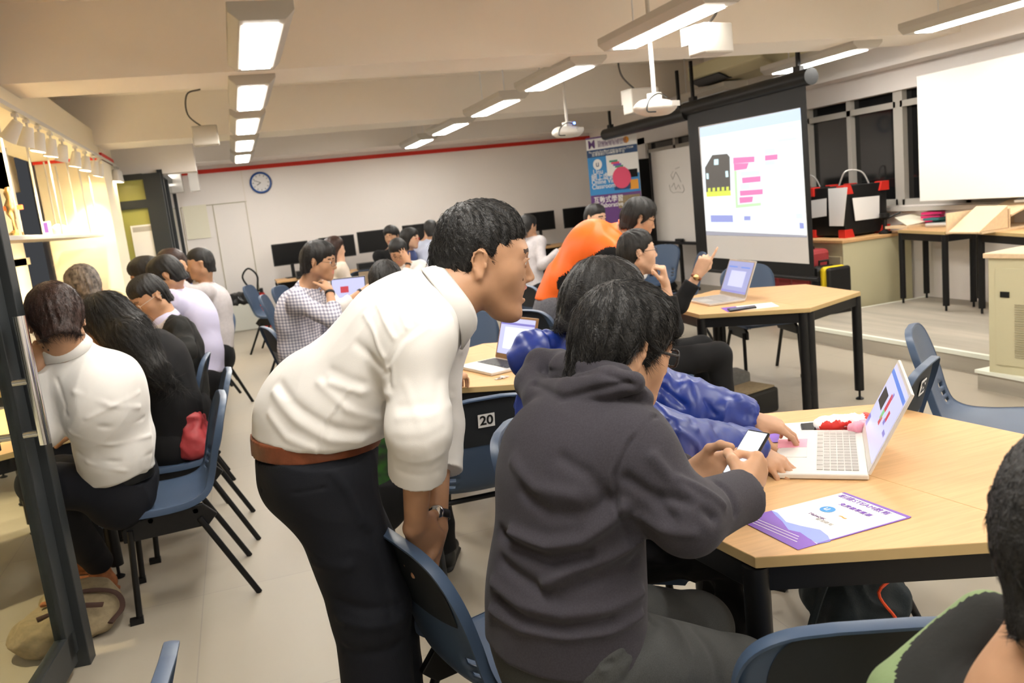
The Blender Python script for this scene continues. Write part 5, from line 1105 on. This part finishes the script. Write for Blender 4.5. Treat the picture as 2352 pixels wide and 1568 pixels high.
# bags
c = Zp(215, 1400, 0); t = thing('canvas_bag', 'olive canvas holdall with dark straps slumped by the glass door', 'bag', (-.80, 3.50, 0)); t.scale = (1, 1, .72)
V, F = mesh_sdf([Rc(V3(-.12, -.08, .1), V3(.0, .12, .1), .11, .12, k=.05), Rc(V3(.05, -.05, .05), V3(.06, .1, .07), .06, .07, k=.06), Rc(V3(-.1, .1, .16), V3(0, .14, .14), .05, .04, k=.05)], .01, k=.05); V[:, 2] = np.maximum(V[:, 2], 0); V = cloth_noise(V, vnormals(V, F), .014, 9, 3); V[:, 2] = np.maximum(V[:, 2], .001); o = mk_mesh('bag_body', V, F, [MAT['canvas']]); o.parent = t
MB().tube(catmull([(-.12, -.02, .22), (.03, .02, .225), (.13, .04, .17), (.155, .0, .1), (.12, -.1, .08)], 5), .012, 6, el=.5).build('strap', 'brown_strap', t, smooth=60); MB().tube(catmull([(-.12, -.12, .2), (-.0, -.09, .21), (.1, -.06, .17)], 5), .014, 6, el=.5).build('strap', 'brown_strap', t, smooth=60); MB().box((-.1, -.02, .222), (.05, .03, .02)).build('handle_wrap', 'tan_suede', t, bevel=.006)
c = Zp(452, 975, .5); t = thing('handbag', 'red leather handbag squeezed behind the long haired woman', 'handbag', (-.33, 4.28, .45)); V, F = mesh_sdf([Rc(V3(0, -.08, .06), V3(0, .1, .06), .08, .08, k=.05), Rc(V3(0.0, -.06, .17), V3(0, .08, .16), .05, .05, k=.05)], .01, k=.05); V[:, 2] = np.maximum(V[:, 2], 0); V = cloth_noise(V, vnormals(V, F), .01, 14, 5); o = mk_mesh('bag_body', V, F, [MAT['red_leather']]); o.parent = t
MB().tube(catmull([(-.03, -.07, .17), (-.05, -.08, .24), (-.05, -.02, .26), (-.03, .02, .2)], 5), .008, 8).build('handle', 'paper', t, smooth=60); MB().lathe((-.05, -.085, .18), (-1, 0, 0), [(.015, 0), (.015, .01)], 12).build('clasp', 'gold', t)
t = thing('patterned_bag', 'dark patterned bag resting on the chair turned to the viewer', 'bag', tuple(Zp(490, 800, .45) * V3(1, 1, 0) + V3(-.1, .25, .45))); V, F = mesh_sdf([Rc(V3(-.06, 0, .12), V3(.08, 0, .12), .1, .1, k=.05), Rc(V3(0, 0, .25), V3(.02, 0, .25), .05, .05, k=.05)], .012, k=.05); V[:, 2] = np.maximum(V[:, 2], 0); V = cloth_noise(V, vnormals(V, F), .014, 14, 6); mat('patterned', (.02, .02, .02), .6, col2=(.5, .4, .36), nscale=9); o = mk_mesh('bag_body', V, F, [MAT['patterned']]); o.parent = t
p = Zp(1672, 925, 0); t = thing('felt_tote', 'grey felt tote bag with long handles on the floor by the right table', 'tote bag', tuple(Zp(1655, 925, 0))); MB().slab([(-.2, -.08, .24), (.2, -.08, .2), (.22, .1, .2), (-.18, .1, .24)], (0, 0, 1), .2).build('bag_body', 'grey_felt', t, bevel=.02)
for y in (-.08, .1): MB().tube(catmull([(-.12, y, .22), (-.14, y, .36), (-.06, y, .44), (.02, y, .36), (.06, y, .2)], 5), .009, 8).build('handle', 'grey_felt', t, smooth=60)
p = Zp(1710, 940, 0); t = thing('box_bag', 'open black bag with a tan cardboard inside beside the grey tote', 'bag', tuple(Zp(1722, 948, 0))); MB().box((0, 0, .08), (.3, .24, .16), 15).build('bag_body', 'black_leather', t, bevel=.02); MB().box((0, 0, .165), (.26, .2, .01), 15).build('cardboard', 'canvas', t)
t = thing('backpack', 'dark backpack with orange cords under the near table', 'backpack', (1.72, 2.12, 0)); V, F = mesh_sdf([Rc(V3(0, 0, .13), V3(0, 0, .35), .14, .1, k=.05), Rc(V3(-.1, -.08, .1), V3(.1, -.08, .1), .06, .06, k=.06)], .01, k=.06); V[:, 2] = np.maximum(V[:, 2], 0); V = cloth_noise(V, vnormals(V, F), .01, 11, 7); o = mk_mesh('bag_body', V, F, [MAT['backpack']]); o.parent = t
MB().tube(catmull([(.02, -.13, .4), (.01, -.16, .32), (.06, -.17, .25), (-.02, -.17, .2), (.04, -.17, .1)], 5), .005, 6).build('cord', 'orange_cord', t); MB().tube(catmull([(-.12, -.1, .3), (-.2, -.12, .2), (-.24, -.1, .05)], 5), .012, 6).build('strap', 'backpack', t)
# bag on chair 20
t = thing('cloth_bag', 'dark bag with glossy silver trim stuffed on chair 20', 'bag', tuple(Zp(1100, 1040, .46) + V3(0, .12, 0))); V, F = mesh_sdf([Rc(V3(-.1, 0, .05), V3(.12, 0, .05), .06, .06)], .008); V[:, 2] = np.maximum(V[:, 2], 0); V = cloth_noise(V, vnormals(V, F), .01, 22, 2); V[:, 2] = np.maximum(V[:, 2], 0); o = mk_mesh('bag_body', V, F, [MAT['silver']]); o.parent = t
# left table things
flatpoly('leaflet', [(92, 1003), (120, 990), (150, 1000), (112, 1020)], 'lilac', 'lilac leaflet on the left table by the white shirt man\'s elbow', 'leaflet'); phone([(95, 992), (120, 985), (128, 990), (100, 1000)], 'black phone on the left table by the glass door', HT + .002)
laptop(V3(-1.55, 4.75, 0), -60, .33, .23, 105, 'dark laptop facing the white shirt man at the left table', 'plastic_black', screen='scr_lilac', bezel='plastic_black')
laptop(Yp(803, 690, 7.95) * V3(1, 1, 0), -112, .34, .24, 102, 'laptop with a blue screen beside the checked shirt man', 'silver', screen='scr_pale', content=[('red_round', 'scr_red', [(.25, .35, .5, .65)])]); laptop(Yp(877, 690, 8.0) * V3(1, 1, 0), 84, .37, .27, 96, 'laptop lid seen from behind, dark brown, facing the man with hand on brow', 'taupe', screen='scr_lilac')
# glass entrance door at the left edge, standing open
def door_leaf():
    a = Zp(182, 1522, 0); d = nz((Zp(126, 1568, 0) - Zp(140, 1534, 0)) * V3(1, 1, 0)); d = nz(V3(-.10, -1, 0)); n_ = V3(-d[1], d[0], 0); rz = math.degrees(math.atan2(d[1], d[0])); W = 1.3; Hd = 2.35
    o = thing('glass_door', 'open dark framed glass door with a long chrome pull handle at the left edge', 'door', tuple(a + n_ * 0), rz)
    MB().box((.0, .0, Hd / 2), (.07, .10, Hd)).build('door_post', 'dark_frame', o, bevel=.003); o2 = .055
    MB().box((.035 + .05, -.0, Hd / 2 + .03), (.09, .045, Hd - .08)).box((W - .03, 0, Hd / 2 + .03), (.09, .045, Hd - .08)).box((W / 2 + .02, 0, .1), (W - .1, .045, .12)).box((W / 2 + .02, 0, Hd - .06), (W - .1, .045, .12)).build('leaf_frame', 'dark_frame', o, bevel=.003)
    MB().box((W / 2 + .02, 0, Hd / 2), (W - .18, .01, Hd - .3)).build('glass_pane', 'glass', o)
    for s in (-1, 1):
        MB().tube([(.12, s * .08, .86), (.12, s * .08, 1.3)], .02, 20).tube([(.12, s * .02, .9), (.12, s * .08, .9)], .013, 12).tube([(.12, s * .02, 1.08), (.12, s * .08, 1.08)], .013, 12).build('pull_handle', 'chrome', o, smooth=50)
door_leaf()
# ---------------------------------------------------------------- the people at the front
def head_from(px, py, d, loc, face, hs=1.0):
    yaw, pit, rol = (math.radians(a) for a in face); f = V3(math.cos(yaw) * math.cos(pit), math.sin(yaw) * math.cos(pit), math.sin(pit)); M = frame(f)
    if rol: M = M @ rotm(f, math.degrees(rol))
    return A(px, py, d) - hs * (V3(loc) @ M)
face = (-8, -11, 0)
hc = head_from(1108, 606, 1.72, (.078, -.008, -.004), face, 1.04)
F1 = [([(980, 742), (925, 778), (892, 835), (893, 880)], .006, -.005), ([(985, 750), (935, 786), (903, 838), (903, 880)], .006, .003), ([(868, 700), (888, 745), (905, 775)], .006, .004), ([(905, 682), (922, 720), (935, 752)], .005, .004), ([(938, 668), (950, 700), (955, 735)], .005, .0035), ([(838, 722), (862, 770), (882, 820)], .006, .004), ([(1000, 660), (1015, 700), (1040, 735)], .006, .004),
      ([(893, 845), (800, 900), (750, 965), (728, 1040)], .004, .004), ([(893, 850), (800, 905), (755, 968), (733, 1040)], .005, -.003),
      ([(760, 880), (830, 900), (895, 905)], .009, .006), ([(690, 800), (735, 880), (800, 940), (880, 960)], .01, .006), ([(640, 880), (690, 940), (770, 985), (850, 990)], .011, -.007), ([(630, 900), (680, 965), (760, 1010), (830, 1012)], .011, .006), ([(620, 950), (660, 1005), (720, 1030)], .01, .005), ([(780, 700), (820, 790), (880, 850)], .01, -.005), ([(700, 770), (760, 850), (830, 880)], .01, -.004),
      ([(1055, 820), (1010, 870), (1000, 930)], .009, -.002), ([(1040, 900), (985, 930), (920, 935)], .01, -.003), ([(1035, 930), (985, 955), (915, 960)], .009, .003), ([(1020, 985), (970, 1010), (912, 1010)], .009, -.002), ([(1015, 1040), (960, 1060), (915, 1050)], .009, .003), ([(1010, 1080), (950, 1090), (915, 1080)], .008, -.003), ([(1000, 1120), (950, 1130), (915, 1110)], .007, .002), ([(930, 880), (960, 960), (985, 1040), (1000, 1100)], .008, .002)]
T1 = [([(600, 1125), (680, 1132), (745, 1120)], .004, -.004), ([(765, 1085), (800, 1130), (830, 1200)], .01, .006), ([(640, 1240), (720, 1290), (800, 1300)], .014, .006), ([(850, 1230), (880, 1330), (900, 1420)], .012, -.006), ([(780, 1380), (840, 1400), (920, 1390)], .012, -.007), ([(780, 1420), (850, 1440), (925, 1420)], .012, .006), ([(790, 1490), (850, 1500), (915, 1480)], .012, -.006)]
kn1, kn2 = A(850, 1395, 1.86), A(880, 1370, 2.08)
P1 = person('standing person in white shirt and brown belt, bending over with hands clasped between the knees', face, hc, 2, A(726, 1004, 1.86), hs=1.04, seated=False, res=.0042, hair='short', hvol=-.003, bulge=.022, chest=.86, pup=(.06, 0, 1),
    skin='skin_tan', top='white_shirt', bottom='navy_trousers', belt='brown_leather', hipd=.07, neckoff=A(1015, 695, 1.78), shp={1: A(955, 785, 1.66), -1: A(1000, 770, 1.95)}, sleeve={1: 'rolled', -1: 'rolled'},
    arms={1: dict(e=A(962, 985, 1.63), w=A(955, 1200, 1.76)), -1: dict(e=A(1003, 985, 1.95), w=A(1003, 1205, 1.86))},
    hands={1: dict(fwd=A(1005, 1270, 1.84) - A(955, 1200, 1.76), back=V3(.1, -1, .2), curl=(60, 65, 70, 75), thumb=(10, 30)), -1: dict(fwd=A(985, 1275, 1.86) - A(1003, 1205, 1.86), back=V3(1, .3, .3), curl=(60, 65, 70, 75), thumb=(10, 30))},
    legs={1: (kn1, kn1 * V3(1, 1, 0) + V3(-.02, 0, .09)), -1: (kn2, kn2 * V3(1, 1, 0) + V3(-.02, 0, .09))},
    collar='white_shirt', openm=1.0, nstr=26000, lstr=.018, rstr=.0007, slv=(.064, .058, .05), trs=(.098, .085, .075), fat=1.0, amp=.003, nsc=8, seed=2, neck=.058, watch={-1: 'watch'}, coll_r=.069, fold_lines=F1, trfold=T1)
face = (7, -20, 0)
hc = head_from(1472, 812, 1.60, (.078, -.008, -.004), face, 1.01)
hood = [Rc(A(a[0], a[1], a[2]), A(b[0], b[1], b[2]), a[3], b[3], k=.01) for pl in (
    ((1285, 822, 1.80, .02), (1240, 835, 1.78, .03), (1222, 880, 1.76, .036), (1245, 915, 1.70, .038), (1320, 908, 1.6, .036), (1395, 880, 1.54, .03), (1455, 878, 1.5, .02)),
    ((1290, 826, 1.80, .02), (1300, 850, 1.72, .034), (1360, 850, 1.63, .034), (1420, 872, 1.57, .028), (1475, 915, 1.53, .02))) for a, b in zip(pl[:-1], pl[1:])]
F2 = [([(1225, 880), (1290, 915), (1370, 895), (1440, 880)], .008, -.006), ([(1245, 850), (1320, 860), (1400, 860), (1455, 885)], .008, -.005),
      ([(1508, 955), (1450, 1010), (1412, 1090), (1415, 1170), (1450, 1240)], .005, -.005), ([(1502, 950), (1442, 1008), (1404, 1090), (1408, 1170)], .006, .003),
      ([(1134, 1184), (1180, 1222), (1260, 1252), (1340, 1238), (1400, 1195), (1435, 1160)], .013, .013), ([(1150, 1225), (1200, 1262), (1270, 1290), (1350, 1275)], .013, -.009), ([(1250, 1345), (1320, 1305), (1400, 1275), (1470, 1230)], .013, .011), ([(1150, 1290), (1200, 1330), (1250, 1360)], .014, -.010), ([(1280, 1370), (1360, 1330), (1460, 1290)], .013, -.007),
      ([(1135, 1340), (1200, 1390), (1290, 1412), (1390, 1400), (1470, 1360)], .013, .008), ([(1140, 1370), (1210, 1425), (1300, 1445), (1400, 1425)], .011, -.007), ([(1130, 1400), (1200, 1445), (1300, 1462), (1400, 1450), (1470, 1410)], .009, .007), ([(1200, 1130), (1260, 1180), (1340, 1180), (1400, 1150)], .014, -.007), ([(1180, 1060), (1230, 1120), (1320, 1140)], .014, .006), ([(1290, 1050), (1350, 1090), (1390, 1140)], .013, -.005),
      ([(1440, 1100), (1500, 1140), (1540, 1190)], .012, -.008), ([(1500, 1050), (1550, 1110), (1600, 1160)], .011, .007), ([(1520, 1140), (1580, 1150), (1640, 1190)], .01, -.008), ([(1560, 1100), (1620, 1130), (1660, 1160)], .009, .006), ([(1460, 1180), (1520, 1215), (1590, 1225)], .011, .006), ([(1650, 1110), (1680, 1140), (1690, 1180)], .008, -.005)]
T2 = [([(1250, 1535), (1320, 1548), (1400, 1520)], .007, -.008), ([(1480, 1410), (1420, 1490), (1380, 1530)], .012, .01), ([(1500, 1430), (1470, 1500), (1440, 1560)], .012, -.009), ([(1540, 1430), (1580, 1500), (1570, 1560)], .013, .007), ([(1600, 1450), (1640, 1510), (1650, 1560)], .012, -.006)]
P2 = person('seated person in dark grey hooded sweatshirt and black glasses, holding a phone', face, hc, 18, A(1296, 1462, 1.66), hs=1.01, res=.0042, hair='short', hvol=.008, bulge=.035, belly=1.15, pup=(0.05, 0, 1),
    top='hoodie_grey', bottom='grey_trousers', neckoff=A(1375, 912, 1.64), shp={1: A(1450, 1035, 1.52), -1: A(1325, 1000, 1.80)}, 
    arms={1: dict(e=A(1575, 1190, 1.47), w=A(1708, 1138, 1.60)), -1: dict(e=A(1450, 1150, 1.95), w=A(1590, 1088, 1.84))},
    hands={1: dict(fwd=A(1750, 1066, 1.66) - A(1708, 1138, 1.60), back=V3(.75, -.8, .1), curl=(84, 86, 88, 90), thumb=(30, 40)), -1: dict(fwd=A(1670, 1072, 1.83) - A(1590, 1088, 1.84), back=V3(.3, .9, -.45), curl=(38, 34, 30, 30), thumb=(35, 30))},
    legs={1: (A(1690, 1560, 1.74), A(1650, 2000, 1.8)), -1: (A(1600, 1440, 2.05), A(1560, 1800, 2.2))},
    nstr=30000, lstr=.026, rstr=.0007, foldk=1.7, grim=.003, slv=(.066, .062, .047), trs=(.1, .085, .075), fat=1.0, amp=.003, nsc=7, seed=5, neck=.06, glasses='frame_dark', watch={-1: 'black'}, shoes='shoe_black', hood=hood, fold_lines=F2, trfold=T2)
# ---------------------------------------------------------------- everyone else in the room
def seg(V, a, b):
    ba = b - a; t = np.clip((V - a) @ ba / (ba @ ba), 0, 1); return np.linalg.norm(V - a - np.outer(t, ba), axis=1)
def PZ(px, py, d, z): p = A(px, py, d); p[2] = z; return p
def sp(label, hx, face, body, pel, **kw):
    d = hx[2]; kw.setdefault('res', min(max(d * .0016, .005), .013)); kw.setdefault('hs', 1.05)
    kw.setdefault('nstr', 0); kw.setdefault('nsc', 7); kw.setdefault('amp', .005)
    return person(label, face, A(*hx), body, pel, **kw)
P3 = sp('seated person in blue nylon jacket behind the grey hooded one, reaching to the laptop', (1382, 706, 2.25), (-15, -22, 0), -22, PZ(1330, 1100, 2.35, .55), top='blue_nylon', bottom='black_trousers', neckoff=A(1345, 800, 2.3), shp={1: A(1370, 900, 2.12), -1: A(1470, 880, 2.5)},
    arms={1: dict(e=A(1530, 1022, 2.0), w=Zp(1722, 1030, .765)), -1: dict(e=A(1590, 935, 2.42), w=Zp(1722, 962, .80))}, hands={1: dict(fwd=Zp(1825, 1085, .715) - Zp(1722, 1030, .765), back=V3(0, -.2, 1), curl=(20, 22, 25, 28), thumb=(5, 15), spread=6), -1: dict(fwd=Zp(1830, 985, .76) - Zp(1722, 962, .80), back=V3(0, -.3, 1), curl=(22, 25, 30, 32), thumb=(20, 20), spread=5)},
    nstr=6000, lstr=.03, hvol=.006, collar='white_shirt', slv=(.075, .068, .048), amp=.014, nsc=12, res=.005, hood=[Rc(A(1215, 800, 2.2), A(1262, 790, 2.25), .035, .04, k=.02), Rc(A(1210, 830, 2.2), A(1290, 800, 2.3), .035, .05, k=.03), Rc(A(1290, 800, 2.3), A(1330, 850, 2.25), .05, .06, k=.03)], fold_lines=[([(1490, 890), (1530, 960), (1600, 985)], .01, .009), ([(1520, 890), (1570, 930), (1590, 975)], .009, -.009), ([(1620, 920), (1640, 950), (1640, 985)], .007, -.008), ([(1560, 990), (1600, 1020), (1610, 1060)], .009, .009)])
P4 = sp('seated person in black with glasses and tied back hair, pointing a finger at the screen', (1462, 580, 4.7), (-8, 2, 0), -10, PZ(1475, 800, 4.75, .5), top='black_cloth', bottom='black_cloth', skin='skin_fair', hair='high', hvol=.0, nstr=2500, lstr=.03, rstr=.0008, glasses='frame_dark', openm=1.0, neckoff=A(1450, 650, 4.75), sleeve='mid',
    arms={1: dict(w=A(1528, 650, 4.4), h=V3(.3, -1, -1)), -1: dict(w=A(1604, 628, 4.65), e=A(1560, 700, 4.7))}, hands={1: dict(fwd=A(1522, 605, 4.35) - A(1528, 650, 4.4), back=V3(.9, -.6, .1), curl=(62, 65, 68, 72), thumb=(5, 20)), -1: dict(fwd=A(1630, 578, 4.6) - A(1604, 628, 4.65), back=V3(-.2, -1, .3), curl=((12, 5, 3), 72, 75, 78), thumb=(15, 40))}, watch={-1: 'brown'}, shw=.16)
P5 = sp('standing person in bright orange jacket and grey jeans, bending over behind the pointing one', (1466, 502, 5.4), (-12, -20, 0), -8, A(1272, 700, 5.6), top='orange_jacket', bottom='grey_jeans', seated=False, glasses='frame_dark', neckoff=A(1434, 530, 5.45), bulge=.12, collar='orange_jacket', nstr=2500, lstr=.03, rstr=.001, pup=(.35, 0, 1), shp={1: A(1405, 580, 5.3), -1: A(1420, 560, 5.7)}, arms={1: dict(e=A(1400, 690, 5.2), w=A(1440, 760, 5.2)), -1: dict(e=A(1450, 680, 5.7), w=A(1490, 740, 5.5))}, hvol=.008, shirt_name='jacket', slv=(.075, .066, .045), hem=(A(1272, 690, 5.6), V3(-.3, 0, -1)),
    inner=('black_cloth', lambda V, c, N, P, fr, Rt, up: (np.minimum(seg(V, A(1405, 590, 5.25), A(1300, 655, 5.35)), seg(V, A(1400, 600, 5.25), A(1330, 640, 5.3))) < .075).astype(int)))
P6 = sp('person with short dark hair looking down, head showing just above the orange jacket', (1366, 500, 7.6), (-60, -15, 0), -70, PZ(1370, 700, 7.7, .5), top='white_shirt', skin='skin_fair', neckoff=A(1368, 540, 7.75), hair='high', hvol=-.002)
P7 = sp('person in grey knit leaning on the far bench, behind the bending man\'s face', (1212, 520, 9.2), (30, -15, 0), 10, PZ(1225, 640, 9.2, .5), top='grey_shirt', shirt_name='sweater', neckoff=A(1220, 545, 9.3), arms={1: dict(w=A(1285, 575, 9.0))})
P8 = sp('seated person in pale blue blazer with the back turned, before the far monitors', (990, 529, 10.0), (78, -8, 0), 80, PZ(985, 640, 10.0, .5), top='light_blazer', shirt_name='blazer', neckoff=A(988, 552, 10.0), hs=1.0, shw=.2)
P9 = sp('seated person with bobbed dark hair and red glasses, looking right near the monitors', (942, 548, 9.7), (-30, -8, 0), -30, PZ(940, 660, 9.7, .5), hair='bob', top='navy_top', hs=1.0, glasses='red_plastic', skin='skin_fair', neckoff=A(938, 578, 9.8))
P10 = sp('person with spiky short hair and face turned left, behind the hand on brow man', (900, 543, 10.4), (-120, -5, 0), -100, PZ(905, 660, 10.4, .5), hvol=.012, top='black_cloth', neckoff=A(905, 574, 10.5))
P11 = sp('seated person in white shirt leaning the forehead on one hand, wearing a black band', (915, 578, 8.75), (-105, -28, 0), -95, PZ(928, 700, 9.0, .52), top='white_shirt', hs=1.14, neckoff=A(925, 606, 8.9), collar='white_shirt', sleeve={1: 'long', -1: 'mid'}, arms={-1: dict(w=A(938, 602, 8.55), e=A(932, 650, 8.5)), 1: dict(w=A(885, 640, 8.5))}, hands={-1: dict(fwd=A(922, 572, 8.55) - A(938, 602, 8.55), back=V3(.1, -1, .2), curl=(12, 14, 16, 18), thumb=(5, 5), spread=7)}, watch={-1: 'black'}, glasses='frame_dark')
P12 = sp('person with tousled dark hair seen from behind, just over the bending man\'s back', (887, 655, 4.5), (80, -20, 0), 82, PZ(880, 850, 4.5, .5), top='black_cloth', nstr=3000, lstr=.03, rstr=.001, hvol=.006, neckoff=A(880, 735, 4.5))
P13 = sp('seated person in checked shirt and glasses, resting the chin on one hand', (732, 600, 5.35), (-22, -12, 0), -20, PZ(690, 800, 5.5, .53), top='checked_shirt', bottom='light_trousers', belt='shoe_black', glasses='frame_dark', neckoff=A(705, 665, 5.45), fat=1.12, collar='checked_shirt', sleeve={1: 'rolled', -1: 'mid'}, shw=.2, nstr=3000, lstr=.02, rstr=.001,
    arms={1: dict(e=A(768, 735, 5.05), w=A(757, 668, 5.2)), -1: dict(w=A(800, 730, 5.7))}, hands={1: dict(fwd=A(748, 642, 5.3) - A(757, 668, 5.2), back=V3(.5, -1, 0), curl=(35, 40, 45, 50), thumb=(5, 10))}, watch={1: 'black'}, hairmat='hair_black')
P14 = sp('seated person in white shirt hidden behind the checked one, arm out to the small laptop', (722, 600, 6.4), (-20, -10, 0), -20, PZ(705, 760, 6.4, .5), top='white_shirt', neckoff=A(722, 645, 6.4), sleeve='rolled', arms={1: dict(e=A(783, 705, 6.1), w=A(833, 668, 6.2)), -1: dict(w=A(840, 690, 6.6))}, watch={1: 'black'}, hands={1: dict(curl=(25, 25, 25, 25))})
P15 = sp('person with long dark hair and a beige top, seated by the second monitor', (768, 572, 8.3), (10, -5, 0), 0, PZ(778, 690, 8.3, .5), hair='long', top='beige_knit', skin='skin_fair', neckoff=A(778, 605, 8.35), hextra=[(A(760, 590, 8.35), A(772, 630, 8.3), .075, .05)], hairmat='hair_brown', hs=1.0)
P16 = sp('seated person in grey shirt with a raised fist at the end of the left row', (462, 606, 6.7), (172, -5, 0), 180, PZ(490, 740, 6.8, .55), top='grey_shirt', neckoff=A(470, 652, 6.8), collar='grey_shirt', sleeve={1: 'long', -1: 'rolled'}, arms={-1: dict(e=A(418, 668, 6.45), w=A(417, 628, 6.5)), 1: dict(w=A(420, 700, 7.0))}, hands={-1: dict(fwd=V3(.05, .1, 1), back=V3(.3, -1, 0), curl=(70, 72, 75, 78), thumb=(10, 40))}, hvol=-.002)
P17 = sp('seated person in lavender shirt beyond the black jacket one', (385, 632, 5.6), (170, -28, 0), 178, PZ(455, 770, 5.7, .53), top='lavender_shirt', neckoff=A(398, 668, 5.7), bulge=.09, hvol=.008, collar='lavender_shirt', hs=1.05, skin='skin')
P18 = sp('person with dark fringe beside the lavender shirt, head left of theirs', (338, 634, 5.75), (180, -15, 0), 178, PZ(390, 760, 6.2, .53), top='navy_top', neckoff=A(362, 670, 5.9), hvol=.008, hair='bob')
P19 = sp('person with long brown hair sitting beyond the lavender shirt, beside the raised fist', (393, 605, 7.5), (185, -12, 0), 185, PZ(425, 740, 7.7, .53), top='navy_top', hairmat='hair_brown', hair='long', neckoff=A(405, 642, 7.6), hextra=[(A(400, 610, 7.5), A(432, 640, 7.55), .07, .05)])
def open_front(V, c, N, P, fr, Rt, up): return ((np.abs((V - P) @ Rt) < .085) & ((V - P) @ fr > .03) & ((V - P) @ up < np.linalg.norm(N - P) + .05)).astype(int)
P20 = sp('seated older person in black jacket over a grey shirt, wearing glasses and looking down', (345, 682, 4.65), (208, -28, 0), 206, PZ(410, 845, 4.75, .55), top='black_jacket', bottom='black_cloth', neckoff=A(382, 735, 4.72), inner=('grey_shirt', open_front), glasses='silver', collar='lavender_shirt', shirt_name='jacket', arms={-1: dict(e=A(425, 805, 4.5), w=A(345, 835, 4.45)), 1: dict(w=A(330, 800, 4.9))}, shw=.155, amp=.008, nsc=11, hvol=-.001, nstr=2500, lstr=.014, rstr=.0009, slv=(.06, .056, .048), bulge=.03)
P21 = sp('seated person with very long black hair and black blazer, leaning over the left table', (246, 742, 3.9), (150, -38, 0), 165, PZ(398, 1010, 4.1, .53), top='black_cloth', bottom='black_cloth', hair='long', neckoff=A(290, 790, 4.0), hs=1.12, fat=1.08, bulge=.1, shirt_name='blazer', hextra=[(A(250, 740, 3.92), A(310, 790, 3.8), .1, .09), (A(300, 770, 3.8), A(350, 845, 3.78), .08, .065), (A(330, 820, 3.78), A(400, 880, 3.82), .05, .02)], nstr=7000, lstr=.09, rstr=.0008, res=.007)
P22 = sp('seated person in white shirt with the back turned and brown shoes, by the glass door', (130, 738, 2.98), (104, -26, 0), 150, PZ(268, 1090, 3.3, .58), top='white_shirt', bottom='navy_trousers', belt='shoe_black', collar='white_shirt', neckoff=A(160, 806, 3.02), shp={1: A(262, 880, 3.12), -1: A(105, 880, 3.05)}, bulge=.07, hs=1.08, hvol=.007, nstr=9000, lstr=.03, res=.0055, shoes='tan_suede', pup=(-.1, .1, 1),
    arms={-1: dict(e=A(95, 985, 3.0), w=A(72, 850, 2.95)), 1: dict(w=A(190, 985, 3.4))}, hands={-1: dict(fwd=A(95, 790, 2.98) - A(72, 850, 2.95), back=V3(-.3, -1, .1), curl=(20, 22, 26, 30), thumb=(10, 10), spread=6)}, legs={-1: (A(90, 1110, 3.1), A(225, 1290, 3.65)), 1: (A(140, 1090, 3.5), A(190, 1260, 3.9))}, slv=(.075, .066, .05), trs=(.1, .075, .06), amp=.004,
    fold_lines=[([(130, 870), (150, 930), (160, 1000)], .008, -.006), ([(170, 900), (250, 930), (320, 935)], .01, .007), ([(150, 950), (240, 980), (330, 960)], .01, -.007), ([(160, 990), (250, 1020), (345, 1000)], .01, .007), ([(180, 1040), (260, 1060), (350, 1040)], .01, -.006), ([(200, 960), (260, 930), (320, 900)], .009, .005), ([(200, 1060), (280, 1080), (350, 1070)], .009, .006)], hairmat='hair_brown')
P23 = sp('person with thinning grey hair, head seen over the white shirt man at left', (193, 662, 4.85), (120, -20, 0), 140, PZ(200, 850, 4.85, .5), top='grey_shirt', hairmat='hair_grey', neckoff=A(200, 730, 4.85), hs=1.16, hvol=-.002, nstr=2500, lstr=.018, rstr=.001)
P24 = sp('person in green and black jacket cropped by the bottom right corner', (2512, 1258, .86), (22, -12, 0), 50, PZ(2480, 1900, .95, .48), top='green_jacket', bottom='black_cloth', neckoff=A(2400, 1640, .88), hs=1.08, hvol=.002, nstr=16000, lstr=.012, res=.005, inner=('black_jacket', lambda V, c, N, P, fr, Rt, up: (np.linalg.norm(V - (N + Rt * .0), axis=1) < .15).astype(int)), shirt_name='jacket', hood=[Rc(A(2090, 1600, 1.0), A(2265, 1440, 1.0), .05, .04, k=.02)], shp={1: A(2450, 1900, .75), -1: A(2200, 1640, 1.02)}, arms={-1: dict(w=A(2250, 1900, 1.1)), 1: dict(w=A(2500, 2000, 1.2))}, amp=.006, shoes=None, lower=False)
mat('green_pattern', (.012, .012, .012), .7, col2=(.02, .09, .01), nscale=26)
P25 = sp('seated person in black and green patterned top behind the bending man, hand on the laptop', (905, 745, 3.05), (60, -15, 0), 65, PZ(850, 1075, 3.05, .54), top='green_pattern', bottom='black_cloth', neckoff=A(890, 835, 3.1), bulge=.02, arms={1: dict(w=Zp(1050, 868, .75)), -1: dict(w=Zp(990, 850, .75))}, hands={1: dict(fwd=Zp(1105, 840, .73) - Zp(1050, 868, .75), back=V3(0, -.2, 1), curl=(25, 28, 30, 34), thumb=(10, 10))}, shw=.16)
